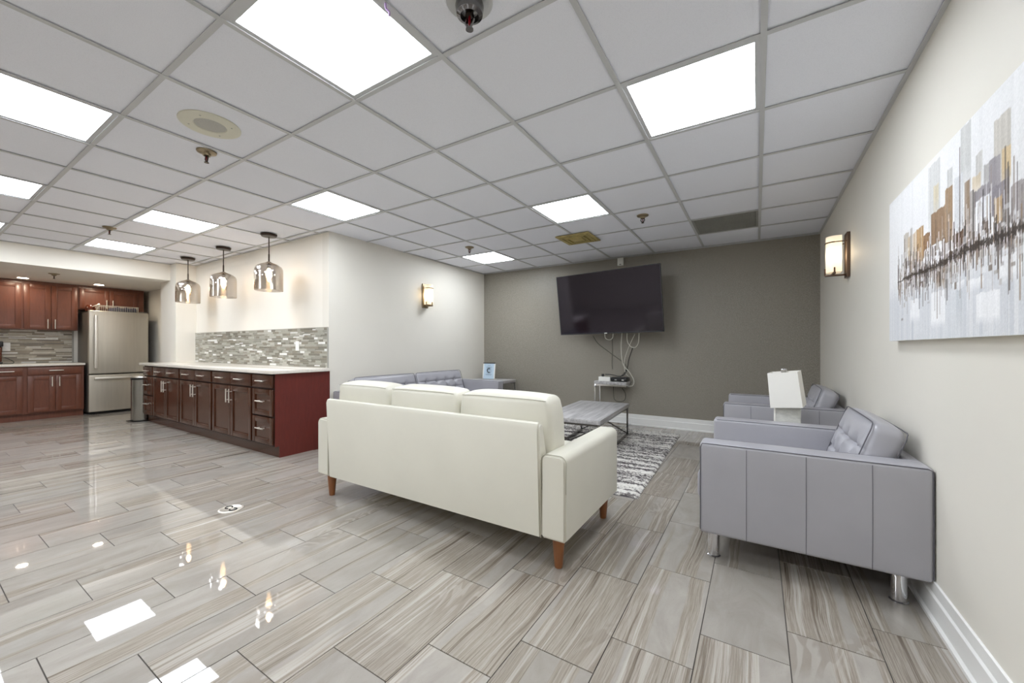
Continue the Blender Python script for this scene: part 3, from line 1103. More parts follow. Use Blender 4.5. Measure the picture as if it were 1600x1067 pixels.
M['mosaic_grout'] = plain('mosaic_grout', (168, 165, 156), 0.8)
ML, MH = XC0 - 0.012 - PIER_X, 0.452
pn = MB().box(0, ML, 0, 0.010, 0, MH).box(ML, ML + 0.008, -0.006, 0.010, 0, MH).box(0, ML, -0.006, 0.010, MH, MH + 0.006).build('splashback', 'mosaic_grout', wall_bar)
pn.location = (PIER_X + 0.002, YT - 0.010, 0.876)
mosaic(pn, None, None, ML, MH, 0.0266, [0.075, 0.10, 0.12, 0.15], 6, 'mosaic', 0.08, 300)
kpn = MB().box(0, 0.985, 0, 0.010, 0, 0.533).build('splashback', 'mosaic_grout', wall_kitchen)
kpn.location = (XK + 0.010, 0.752, 0.852)
kpn.rotation_euler = (0, 0, PI / 2)
mosaic(kpn, None, None, 0.965, 0.533, 0.0255, [0.16, 0.2, 0.26, 0.3], 5, 'kmosaic', 0.12, None)


def wall_plate(label, loc, rz, h=0.115, wd=0.072):
    r = thing('wall_outlet', label, 'outlet', loc, rz)
    MB().box(-wd / 2, wd / 2, -0.006, 0, -h / 2, h / 2, 0.003, 2).build('plate', 'white_plastic', r)
    b = MB()
    for z in (-0.026, 0.026):
        b.box(-0.017, 0.017, -0.008, -0.005, z - 0.019, z + 0.019, 0.002, 1)
    b.build('socket', 'white_plastic', r)
    return r


wall_plate('white power outlet in the mosaic splashback above the bar', (-4.665, YT - 0.0165, 1.122), 0)
wall_plate('white power outlet in the kitchen splashback beside the brown coffee maker', (XK + 0.0165, 1.020, 1.112), PI / 2, 0.13, 0.08)
# brown coffee maker at the left edge with its cord
cm = thing('coffee_maker', 'dark brown coffee maker on the kitchen counter, cut by the frame edge', 'coffee maker', (-9.80, 0.905, 0.852), PI / 2)
MB().box(-0.08, 0.06, -0.10, 0.08, 0, 0.03, 0.008, 2).build('base', 'black', cm)
MB().box(-0.08, 0.06, 0.0, 0.08, 0.03, 0.26, 0.012, 2).build('column', M['brown_glass'], cm)
MB().box(-0.08, 0.065, -0.10, 0.08, 0.26, 0.345, 0.015, 2).build('brew_head', 'black', cm)
MB().lathe([(0.045, 0.032), (0.058, 0.06), (0.058, 0.13), (0.04, 0.16)], (-0.01, -0.045, 0), 18).build('carafe', 'brown_glass', cm)
cb = MB().tube(smooth_path([(-9.74, 0.985, 0.95), (-9.73, 1.03, 0.92), (-9.72, 1.07, 0.88), (-9.70, 1.05, 0.859), (-9.69, 0.98, 0.858), (-9.66, 0.95, 0.858)]), 0.005, n=7)
tag(cb.build('power_cord', 'dark_cable'), 'dark cord of the coffee maker curling on the kitchen counter', 'cable')

# ------------------------------------------------------------------ pendants, sconces, pot lights, sprinklers
PL = ['smoked glass pendant lamp nearest the outer wall corner', 'middle smoked glass pendant lamp over the bar', 'smoked glass pendant lamp nearest the kitchen bulkhead']
pend = None
for k, x in enumerate((-4.75, -5.885, -7.005)):
    if pend is None:
        pend = thing('pendant_lamp', PL[0], 'pendant lamp', (x, 2.345, ZC), 0, 'smoked glass pendants over the bar')
        MB().lathe([(0.083, 0.0), (0.083, -0.012), (0.076, -0.020), (0.076, -0.026), (0.01, -0.030)], (0, 0, 0), 30).build('canopy', 'bronze', pend)
        MB().lathe([(0.006, -0.028), (0.006, -0.22), (0.009, -0.235), (0.009, -0.310), (0.018, -0.330)], (0, 0, 0), 14).build('stem', 'bronze', pend)
        MB().lathe([(0.014, -0.312), (0.030, -0.322), (0.062, -0.336), (0.086, -0.345)], (0, 0, 0), 28, cap=False).build('cap', 'sconce_pale', pend)
        MB().lathe([(0.060, -0.338), (0.100, -0.352), (0.128, -0.372), (0.141, -0.400), (0.144, -0.44), (0.144, -0.640), (0.142, -0.645), (0.1405, -0.640), (0.1405, -0.44), (0.1375, -0.402), (0.125, -0.3745), (0.099, -0.3555), (0.060, -0.3415)], (0, 0, 0), 40, cap=False).build('glass_shade', 'smoke', pend)
        sk = MB().lathe([(0.018, -0.330), (0.018, -0.385), (0.014, -0.390)], (0, 0, 0), 14).build('socket', 'bronze', pend)
        MB().lathe([(0.012, -0.388), (0.015, -0.400), (0.028, -0.430), (0.030, -0.448), (0.024, -0.470), (0.008, -0.484)], (0, 0, 0), 18).build('bulb', 'bulb', sk)
    else:
        dup(pend, (x, 2.345, ZC), PL[k])


def sconce(label, loc, rz, metal):
    """plate against the wall at local y = 0, lamp sticks out along local -y"""
    r = thing('wall_sconce', label, 'wall lamp', loc, rz, 'frosted glass wall sconces')
    MB().box(-0.055, 0.055, -0.022, 0, -0.175, 0.175, 0.004, 2).build('backplate', metal, r)
    sh = MB()
    V, F, n = [], [], 18
    for z in (-0.130, 0.155):
        for k in range(n + 1):
            a = PI * k / n
            V.append((0.058 * math.cos(a), -0.095 - 0.050 * math.sin(a), z))
        V += [(-0.058, -0.050, z), (0.058, -0.050, z)]
    q = n + 3
    for k in range(q):
        F.append((k, (k + 1) % q, q + (k + 1) % q, q + k))
    F += [tuple(range(q)), tuple(range(q, 2 * q))]
    sh.add(V, F).build('glass_shade', 'sconce_glow', r)
    st = MB()
    st.tube([(0.060 * math.cos(a), -0.095 - 0.053 * math.sin(a), 0.105) for a in np.linspace(0, PI, 16)], 0.005, n=6)
    st.tube([(-0.060, -0.095, 0.105), (-0.060, -0.02, 0.105)], 0.004, n=6).tube([(0.060, -0.095, 0.105), (0.060, -0.02, 0.105)], 0.004, n=6)
    st.build('strap', metal, r)
    br = MB().box(-0.010, 0.010, -0.150, -0.018, -0.158, -0.146, 0.002, 1)
    br.box(-0.062, 0.062, -0.106, -0.088, -0.146, -0.131, 0.002, 1)
    for (x, y) in ((-0.062, -0.097), (0.062, -0.097), (0, -0.149)):
        br.box(x - 0.005, x + 0.005, y - 0.005, y + 0.005, -0.150, -0.095)
    br.build('bracket', metal, r)
    return r


sconce('frosted glass wall sconce with dark bronze plate on the painting wall', (XR, 4.02, 1.830), -PI / 2, 'sconce_metal')
sconce('frosted glass wall sconce with pale plate on the white wall behind the sofas', (-4.0955, 4.165, 1.850), PI / 2, 'sconce_pale')

for k, (x, y) in enumerate(((-9.35, 1.115), (-9.30, 1.905))):
    if k == 0:
        pot = thing('pot_light', 'recessed round pot light above the kitchen cabinet run, nearer the frame edge', 'ceiling light', (x, y, SOF_Z), 0, 'pot lights in the kitchen bulkhead')
        MB().lathe([(0.075, 0.0), (0.075, -0.004), (0.058, -0.006), (0.056, -0.001)], (0, 0, 0), 26, cap=False).build('trim_ring', 'trim', pot)
        MB().lathe([(0.056, -0.0015), (0.002, -0.0025)], (0, 0, 0), 26).build('lens', 'pot', pot)
    else:
        dup(pot, (x, y, SOF_Z), 'recessed round pot light above the refrigerator')


def sprinkler(label, loc, big=False):
    r = thing('sprinkler_head', label, 'sprinkler', loc, 0, 'ceiling fire sprinklers')
    s = 1.0
    if big:
        MB().lathe([(0.060, 0.0), (0.060, -0.003), (0.036, -0.004)], (0, 0, 0), 28).build('escutcheon', 'tee', r)
        MB().lathe([(0.034, -0.002), (0.037, -0.012), (0.034, -0.030), (0.024, -0.034), (0.022, -0.022), (0.012, -0.020)], (0, 0, 0), 28).build('cup', 'chrome_dark', r)
    else:
        MB().lathe([(0.042, 0.0), (0.040, -0.006), (0.020, -0.012), (0.016, -0.022)], (0, 0, 0), 22).build('escutcheon', 'sconce_pale', r)
    z = -0.026 if big else -0.018
    MB().lathe([(0.011, z + 0.008), (0.011, z - 0.006)], (0, 0, 0), 14).build('thread', 'bronze', r)
    f = MB()
    for s in (-1, 1):
        f.tube([(s * 0.009, 0, z - 0.004), (s * 0.014, 0, z - 0.018), (s * 0.003, 0, z - 0.034)], 0.0032, n=6)
    f.build('frame_arms', 'chrome_dark' if big else 'bronze', r)
    MB().lathe([(0.002, z - 0.006), (0.0035, z - 0.010), (0.0035, z - 0.026), (0.002, z - 0.030)], (0, 0, 0), 10).build('glass_bulb', 'red_bulb', r)
    b = MB().lathe([(0.004, z - 0.032), (0.010, z - 0.036), (0.010, z - 0.038)], (0, 0, 0), 16)
    for k in range(12):
        a = 2 * PI * k / 12
        b.box(-0.0016, 0.0016, 0.008, 0.0165, -0.0008, 0.0008, mat=tf(0, 0, z - 0.037, Matrix.Rotation(a, 4, 'Z')))
    b.build('deflector', 'chrome_dark' if big else 'bronze', r)
    k_ = 1.45 if big else 1.35
    r.scale = (k_, k_, k_ * (1.15 if big else 1.0))
    return r


sprinkler('chrome sprinkler head with red bulb hanging closest to the viewer', (-0.918, 1.170, ZC + 0.007), True)
sprinkler('sprinkler head just past the round ceiling speaker', (-3.105, 1.140, ZC + 0.007))
sprinkler('sprinkler head in the ceiling before the kitchen bulkhead', (-5.95, 1.300, ZC + 0.003))
sprinkler('sprinkler head in the ceiling above the television side of the lounge', (-0.955, 3.97, ZC + 0.007))
sprinkler('sprinkler head beside the farthest small ceiling light panel', (-3.170, 4.040, ZC + 0.007))
sprinkler('sprinkler head under the kitchen bulkhead', (-8.45, 1.285, SOF_Z))

sp = thing('ceiling_speaker', 'round ivory speaker with perforated centre set in the ceiling', 'speaker', (-2.715, 1.015, ZC + 0.007))
MB().lathe([(0.150, 0.0), (0.149, -0.005), (0.140, -0.008), (0.080, -0.007), (0.076, -0.003)], (0, 0, 0), 48).build('ring', 'beige_plastic', sp)
MB().lathe([(0.077, -0.003), (0.060, -0.006), (0.002, -0.0085)], (0, 0, 0), 40).build('grille', 'mesh_grey', sp)
sc_ = MB()
for a in (45, 135, 225, 315):
    sc_.lathe([(0.005, 0), (0.004, -0.003)], (0.11 * math.cos(math.radians(a)), 0.11 * math.sin(math.radians(a)), -0.0065), 10)
sc_.build('screws', 'mesh_grey', sp)

vt = thing('ceiling_diffuser', 'yellowed square ceiling diffuser above the television', 'vent', (-1.800, 4.372, ZC))
MB().box(-0.205, 0.205, -0.205, 0.205, -0.012, 0.0, 0.004, 2).build('plate', 'yellowed', vt)
for (a, z) in ((0.165, -0.020), (0.115, -0.026)):
    b = MB()
    for (x0, x1, y0, y1) in ((-a, a, -a, -a + 0.018), (-a, a, a - 0.018, a), (-a, -a + 0.018, -a + 0.018, a - 0.018), (a - 0.018, a, -a + 0.018, a - 0.018)):
        b.box(x0, x1, y0, y1, z, -0.011)
    b.build('louver', 'yellowed', vt)
MB().box(-0.07, 0.07, -0.07, 0.07, -0.026, -0.011, 0.003, 1).build('core', 'yellowed', vt)

gr = thing('return_grille', 'grey egg-crate return air grille filling a ceiling cell by the charcoal wall', 'vent', (GX + (GRILLE[0] + 0.5) * GXS, GY + (GRILLE[1] + 0.5) * GYS, ZC + 0.004))
a = GXS / 2 - 0.012
b = MB()
for (x0, x1, y0, y1) in ((-a, a, -a, -a + 0.02), (-a, a, a - 0.02, a), (-a, -a + 0.02, -a, a), (a - 0.02, a, -a, a)):
    b.box(x0, x1, y0, y1, 0, 0.02)
b.build('frame', 'egg_grey', gr)
b = MB()
for k in range(38):
    q = -a + 0.02 + (k + 0.5) * (2 * a - 0.04) / 38
    b.box(q - 0.001, q + 0.001, -a + 0.02, a - 0.02, 0.006, 0.0095)
    b.box(-a + 0.02, a - 0.02, q - 0.001, q + 0.001, 0.006, 0.0095)
b.build('egg_crate', 'egg_grey', gr, kind='stuff', fix=False)
MB().box(-a + 0.02, a - 0.02, -a + 0.02, a - 0.02, 0.0095, 0.012).build('duct_plate', 'egg_grey', gr)

rbn = MB().tube(smooth_path([(-1.375, 1.010, ZC + 0.001), (-1.375, 1.000, ZC - 0.012), (-1.368, 0.992, ZC - 0.028)]), 0.004, n=6)
rbn = MB().tube(smooth_path([(-1.185, 1.000, ZC), (-1.190, 1.008, ZC - 0.014), (-1.182, 1.016, ZC - 0.024), (-1.190, 1.022, ZC - 0.034)]), 0.0035, n=6)
tag(rbn.build('ribbon', 'ribbon'), 'scrap of lilac ribbon hanging from the large light panel edge', 'ribbon')

# floor outlet cover
dr = thing('floor_outlet', 'round metal floor outlet cover set in the tiles before the bar', 'outlet', (-3.045, 1.258, 0.0005))
MB().lathe([(0.074, 0), (0.073, 0.004), (0.062, 0.006), (0.060, 0.0045), (0.002, 0.0045)], (0, 0, 0), 36).build('cover', 'nickel', dr)
b = MB()
for s in (-1, 1):
    pts = [(s * 0.030 + 0.021 * math.cos(q), 0.021 * math.sin(q), 0.0055) for q in np.linspace(0.6 if s < 0 else PI + 0.6, (2 * PI - 0.6) if s < 0 else 3 * PI - 0.6, 14)]
    b.tube(pts, 0.0045, n=6)
b.build('slots', 'black', dr)

# ------------------------------------------------------------------ lounge: rug, coffee table, tv, tables, lamp
rug = thing('area_rug', 'grey and white striped shag rug under the coffee table', 'rug', (-1.600, 4.072, 0), math.radians(1.9))
RW, RL = 1.64, 2.39
nx, ny = 120, 240
X, Y = np.meshgrid(np.linspace(-RW / 2, RW / 2, nx), np.linspace(-RL / 2, RL / 2, ny), indexing='ij')
Z = 0.015 + RNG.uniform(-0.006, 0.008, X.shape) + 0.003 * np.sin(Y * 190)
Xj, Yj = X + RNG.uniform(-0.005, 0.005, X.shape), Y + RNG.uniform(-0.003, 0.003, X.shape)
Z[0, :] = Z[-1, :] = 0.004
Z[:, 0] = Z[:, -1] = 0.004
Xj[0, :] -= RNG.uniform(0, 0.012, ny)
Xj[-1, :] += RNG.uniform(0, 0.012, ny)
V = np.stack([Xj.ravel(), Yj.ravel(), Z.ravel()], 1)
F = [(i * ny + j, (i + 1) * ny + j, (i + 1) * ny + j + 1, i * ny + j + 1) for i in range(nx - 1) for j in range(ny - 1)]
MB().add(V, F).build('pile', 'rug', rug, kind='stuff', angle=180, fix=False)
MB().box(-RW / 2, RW / 2, -RL / 2, RL / 2, 0.0, 0.004).build('backing', 'grey_seam', rug)

cf = thing('coffee_table', 'grey wood-grain coffee table with crossed chrome frame standing on the rug', 'coffee table', (-1.600, 4.195, 0.0265), math.radians(3.8))
hx, hy = 0.310, 0.655
MB().box(-hx, hx, -hy, hy, 0.346, 0.388, 0.003, 1).build('tabletop', 'grey_wood', cf)
for (x, y) in ((-1, -1), (1, -1), (-1, 1), (1, 1)):
    lx, ly = x * (hx - 0.018), y * (hy - 0.018)
    MB().box(lx - 0.0095, lx + 0.0095, ly - 0.0095, ly + 0.0095, 0.0, 0.346, 0.002, 1).build('leg', 'chrome_dark', cf)
rl = MB()
for x in (-1, 1):
    for z in (0.0095, 0.3365):
        lx = x * (hx - 0.018)
        rl.box(lx - 0.0095, lx + 0.0095, -hy + 0.0275, hy - 0.0275, z - 0.0095, z + 0.0095)
for y in (-1, 1):
    ly = y * (hy - 0.018)
    rl.box(-hx + 0.0275, hx - 0.0275, ly - 0.0095, ly + 0.0095, 0.327, 0.346)
rl.build('rail', 'chrome_dark', cf)
for y in (-1, 1):
    ly = y * (hy - 0.018)
    x_ = MB()
    for s in (-1, 1):
        x_.tube([(-hx + 0.025, ly, 0.1675 - s * 0.145), (hx - 0.025, ly, 0.1675 + s * 0.145)], 0.009, n=4, square=True)
    x_.build('cross_brace', 'chrome_dark', cf)

tv = thing('television', 'large flat black television tilted forward on the charcoal wall', 'television', (0, 0, 0))
K = 1.50 / 1.46
tv.matrix_world = Matrix.Translation((-1.712 * K, 5.128 * K, CAM_Z + (1.707 - CAM_Z) * K)) @ Matrix.Rotation(math.radians(-5.03), 4, 'Z') @ Matrix.Rotation(math.radians(8.24), 4, 'X') @ Matrix.Rotation(math.radians(-0.64), 4, 'Y')
W2, H2 = 0.750, 0.750 * 0.575
MB().box(-W2, W2, 0.0, 0.028, -H2, H2, 0.004, 2).box(-0.45, 0.45, 0.028, 0.060, -H2 + 0.03, 0.12, 0.01, 2).build('housing', 'black', tv)
bz = MB()
bw = 0.008
for (x0, x1, z0, z1) in ((-W2, W2, H2 - bw, H2), (-W2, W2, -H2, -H2 + 0.016), (-W2, -W2 + bw, -H2, H2), (W2 - bw, W2, -H2, H2)):
    bz.box(x0, x1, -0.006, 0.002, z0, z1)
M['bezel'] = plain('bezel_grey', (70, 70, 74), 0.3, 0.6)
bz.build('bezel', 'bezel', tv)
MB().box(-W2 + bw, W2 - bw, -0.003, 0.001, -H2 + 0.016, H2 - bw).build('screen', 'screen', tv)
MB().box(-0.055, -0.015, -0.0075, -0.0055, -H2 + 0.004, -H2 + 0.012).build('emblem', 'white_plastic', tv)
MB().box(-0.15, 0.15, 0.060, 0.085, -0.12, 0.12, 0.004, 1).build('mount_plate', 'black', tv)
br = MB().tube([(-1.72, 5.37, 1.72), (-1.55, 5.50, 1.72), (-1.70, 5.64, 1.72)], 0.022, n=4, square=True)
br.box(-1.86, -1.54, 5.640, 5.667, 1.60, 1.84, 0.003, 1)
o = br.build('wall_arm', 'black')
o.parent = tv
o.matrix_parent_inverse = tv.matrix_world.inverted()

wb = thing('wall_box', 'small white box on the charcoal wall above the television', 'junction box', (-1.672, YB, 2.352))
MB().box(-0.042, 0.042, -0.035, 0, -0.065, 0.047, 0.005, 2).build('cover', 'white_plastic', wb)
MB().box(-0.014, 0.014, -0.038, -0.034, -0.055, -0.045, 0.001, 1).build('latch', 'grey_cable', wb)

# side table with c-shaped chrome frame under the tv
def c_table(root, x0, x1, y0, y1, zt, th=0.045):
    MB().box(x0, x1, y0, y1, zt - th, zt, 0.002, 1).build('tabletop', 'grey_wood', root)
    q = 0.010
    for y in (y0 + 0.012, y1 - 0.012):
        MB().box(x0 + 0.002, x0 + 0.002 + 2 * q, y - q, y + q, 0.0, zt - th, 0.002, 1).build('leg', 'chrome', root)
    b = MB()
    for y in (y0 + 0.012, y1 - 0.012):
        b.box(x0 + 0.022, x1, y - q, y + q, 0.0, 2 * q).box(x0 + 0.022, x1, y - q, y + q, zt - th - 2 * q, zt - th)
    for z in (0.0, zt - th - 2 * q):
        b.box(x1 - 2 * q, x1, y0 + 0.022, y1 - 0.022, z, z + 2 * q)
    b.build('rail', 'chrome', root)


ctb = thing('side_table', 'small grey side table with chrome frame under the television', 'side table', (-1.735, 5.52, 0))
c_table(ctb, -0.245, 0.215, -0.120, 0.115, 0.625)
pb = thing('modem_box', 'white box with a black plug on the side table under the television', 'modem', (-1.84, 5.49, 0.625))
MB().box(-0.085, 0.085, -0.06, 0.06, 0, 0.060, 0.005, 2).build('case', 'white_plastic', pb)
MB().box(-0.055, -0.025, -0.02, 0.02, 0.060, 0.098, 0.004, 1).build('plug', 'black', pb)
rt = thing('cable_box', 'flat black cable box beside the white box on the side table', 'cable box', (-1.635, 5.51, 0.625))
MB().box(-0.110, 0.115, -0.085, 0.085, 0.004, 0.058, 0.006, 2).build('case', 'black', rt)
b = MB()
b.box(-0.055, -0.025, -0.088, -0.083, 0.022, 0.030).box(0.045, 0.075, -0.088, -0.083, 0.020, 0.030)
b.build('lights', 'white_plastic', rt)
for x in (-0.09, 0.09):
    MB().box(x - 0.012, x + 0.012, -0.06, 0.06, 0, 0.005).build('foot', 'black', rt)


def e5(x, y):
    return 820 + x / 3.557, 380 + y / 3.557


def e13(x, y):
    return 900 + x / 13.333, 560 + y / 13.333


CG = 'loose cables below the television'


def cable(label, pts, r, mat, ys):
    P = [on_y(u, v, y) for (u, v), y in zip(pts, ys)]
    tag(MB().tube(smooth_path(P), r, n=7).build('cable', mat), label, 'cable', CG)


cable('thick white cable hanging from the television and looping beside the side table', [e5(540, 500), e5(535, 580), e5(545, 670), e5(580, 715), e5(605, 760), e5(600, 790), e5(575, 797)], 0.0062, 'white_cable', [5.36, 5.50, 5.55, 5.56, 5.56, 5.56, 5.58])
cable('short white cable loop below the middle of the television', [e5(443, 500), e5(448, 527), e5(470, 537), e5(488, 525), e5(492, 500)], 0.005, 'white_cable', [5.36, 5.42, 5.44, 5.42, 5.36])
cable('white cable bundle looping below the television beside the long cable', [e5(568, 500), e5(570, 545), e5(590, 575), e5(615, 578), e5(632, 550), e5(635, 500)], 0.005, 'white_cable', [5.36, 5.42, 5.44, 5.44, 5.42, 5.36])
cable('pale cable running from the loops down to the side table', [e5(612, 505), e5(590, 550), e5(565, 610), e5(552, 665), e5(560, 720), e5(582, 745)], 0.0045, 'white_cable', [5.36, 5.45, 5.52, 5.55, 5.56, 5.56])
cable('grey cable sagging from the television bottom edge to the side table', [e5(380, 515), e5(405, 555), e5(455, 595), e5(510, 635), e5(550, 665), e5(575, 700)], 0.006, 'grey_cable', [5.36, 5.50, 5.56, 5.58, 5.58, 5.58])
cable('dark cable dropping to the black cable box', [e5(600, 580), e5(580, 640), e5(570, 690), e5(550, 725), e5(530, 742)], 0.006, 'dark_cable', [5.50, 5.55, 5.57, 5.56, 5.52])
cable('thin dark wire lying across the top of the white and black boxes', [e13(610, 330), e13(700, 335), e13(800, 350), e13(900, 370), e13(1000, 345), e13(1060, 240)], 0.006, 'dark_cable', [5.49, 5.49, 5.48, 5.48, 5.52, 5.56])
cable('thin dark wire hanging in a loop below the side table', [e13(780, 585), e13(785, 700), e13(800, 850), e13(900, 900), e13(1010, 870), e13(1035, 770), e13(1010, 690), e13(960, 620)], 0.004, 'dark_cable', [5.63] * 8)
cable('thin grey wire hanging straight down the charcoal wall', [e5(485, 530), e5(487, 600), e5(484, 660), e5(487, 700)], 0.004, 'grey_cable', [5.65] * 4)

# end table with framed notice in the far corner
et = thing('end_table', 'grey end table with chrome frame in the far corner beside the tufted sofa', 'side table', (-3.72, 5.26, 0), PI)
c_table(et, -0.335, 0.335, -0.29, 0.30, 0.575, 0.045)
sg = thing('notice_stand', 'pale blue notice with a dark round emblem in a clear stand on the corner table', 'sign', (-3.775, 5.33, 0.575), math.radians(6))
tl = Matrix.Rotation(math.radians(-8), 4, 'X')
MB().box(-0.100, 0.100, -0.004, 0.004, 0.0, 0.262, mat=tf(0, 0.0, 0.137, tl)).build('sheet', 'paper', sg)
MB().box(-0.112, 0.112, -0.010, 0.010, -0.008, 0.008, 0.002, 1, mat=tf(0, 0.018, 0.268, tl)).build('clip_bar', 'black', sg)
b = MB()
for s in (-1, 1):
    b.box(-0.008, 0.008, -0.006, 0.006, -0.131, 0.131, 0.001, 1, mat=tf(s * 0.106, 0.0, 0.133, tl))
b.box(-0.112, 0.112, 0.0, 0.09, 0, 0.005)
b.build('stand', 'white_plastic', sg)
em = MB()
em.tube([tf(0, 0, 0.137, tl) @ Vector((0.030 * math.cos(q) + 0.002, -0.006, 0.012 + 0.036 * math.sin(q))) for q in np.linspace(0.9, 2 * PI - 0.9, 20)], 0.008, n=6)
em.tube([tf(0, 0, 0.137, tl) @ Vector((x, -0.006, 0.012 + 0.014 * math.cos((x - 0.01) * 60))) for x in np.linspace(-0.012, 0.030, 6)], 0.006, n=6, m=1)
em.tube([tf(0, 0, 0.137, tl) @ Vector((0.050 * math.cos(q), -0.0055, 0.012 + 0.056 * math.sin(q))) for q in np.linspace(0, 2 * PI, 28, endpoint=False)], 0.0022, closed=True, n=5, m=1)
em.build('emblem', ['ink', 'ink_soft'], sg)
b = MB()
for z, l_ in ((0.066, 0.055), (-0.055, 0.062), (-0.066, 0.050), (0.090, 0.03)):
    b.box(-l_, l_, -0.0055, -0.004, z - 0.0028, z + 0.0028, mat=tf(0, 0, 0.137 + 0, tl) @ Matrix.Translation((0, -0.0045, z)))
b.build('print_lines', 'ink_soft', sg)

# lamp table and white lamp between the chairs
lt = thing('lamp_table', 'low grey table between the two grey club chairs, under the lamp', 'side table', (0.22, 3.55, 0), PI)
c_table(lt, -0.29, 0.30, -0.30, 0.30, 0.440)
lp = thing('table_lamp', 'white table lamp with crooked square shade and carved block base', 'lamp', (0.195, 3.56, 0.440))
MB().box(-0.077, 0.077, -0.05, 0.05, 0.0, 0.235, 0.004, 2).build('base', 'lamp_body', lp)
MB().box(-0.084, -0.074, -0.055, 0.055, 0.0, 0.242, 0.002, 1).build('side_slab', 'lamp_shade', lp)
MB().lathe([(0.012, 0.233), (0.012, 0.262), (0.007, 0.264), (0.007, 0.490)], (0, 0, 0), 14).build('stem', 'nickel', lp)
LM = tf(-0.008, 0.0, 0.355, Matrix.Rotation(math.radians(-6), 4, 'Y') @ Matrix.Rotation(math.radians(-11), 4, 'Z'))
V = []
for (z, a, b_) in ((-0.128, 0.098, 0.098), (0.128, 0.092, 0.092)):
    for (sx, sy) in ((-1, -1), (1, -1), (1, 1), (-1, 1)):
        V.append((sx * a, sy * b_, z))
for (z, a, b_) in ((-0.128, 0.095, 0.095), (0.128, 0.089, 0.089)):
    for (sx, sy) in ((-1, -1), (1, -1), (1, 1), (-1, 1)):
        V.append((sx * a, sy * b_, z))
F = []
for k in range(4):
    n_ = (k + 1) % 4
    F += [(k, n_, 4 + n_, 4 + k), (8 + k, 12 + k, 12 + n_, 8 + n_), (4 + k, 4 + n_, 12 + n_, 12 + k), (k, 8 + k, 8 + n_, n_)]
sh = MB().add([tuple(LM @ Vector(v)) for v in V], F).build('lamp_shade', 'lamp_shade', lp)
b = MB()
for (a_, b_) in (((-0.089, 0, 0.110), (0.089, 0, 0.110)), ((0, -0.089, 0.110), (0, 0.089, 0.110))):
    b.tube([LM @ Vector(a_), LM @ Vector(b_)], 0.003, n=6)
b.build('spider', 'nickel', sh)
MB().box(-0.017, 0.017, -0.017, 0.017, -0.016, 0.020, 0.003, 1, mat=LM @ Matrix.Translation((0, 0, 0.134))).build('finial', 'chrome', lp)

# ------------------------------------------------------------------ the painting
AY0, AY1, AZ0, AZ1 = 1.25, 2.742, 1.137, 1.836
art = thing('painting', 'large abstract canvas of grey, brown and white blocks on the long side wall', 'painting', (XR, (AY0 + AY1) / 2, AZ0))
ny_, nz_ = 420, 200
yy = np.linspace(AY1, AY0, ny_)
zz = np.linspace(AZ0, AZ1, nz_)
YY, ZZ = np.meshgrid(yy, zz, indexing='ij')
IM = np.zeros((ny_, nz_, 3))
IM[:] = np.array([236, 236, 237])
streak = np.repeat(RNG.normal(0, 1, ny_ // 6 + 1), 6)[:ny_]
fine_s = RNG.normal(0, 1, ny_)
lower = np.clip((1.42 - ZZ) / 0.10, 0, 1)
IM += (lower * (-16 + 4 * streak[:, None] + 2.5 * fine_s[:, None]))[..., None] * np.array([1.1, 1.0, 0.85])
IM += (1 - lower)[..., None] * (1.2 * streak[:, None, None])


def block(y0, y1, z0, z1, col, op=0.9, soft=0.0, tex=6):
    ya, yb = max(y0, y1), min(y0, y1)
    m = ((YY <= ya) & (YY >= yb) & (ZZ >= z0 + 0.002 * np.sin(YY * 130)) & (ZZ <= z1 + 0.002 * np.sin(YY * 97))).astype(float)
    if soft:
        m *= np.clip((ZZ - z0) / soft, 0, 1)
    n_ = np.repeat(RNG.normal(0, tex, (ny_ // 3 + 1, 1)), 3, 0)[:ny_] + RNG.normal(0, tex * 0.6, (ny_, nz_))
    a_ = (m * op)[..., None]
    IM[:] = IM * (1 - a_) + (np.array(col) + n_[..., None]) * a_


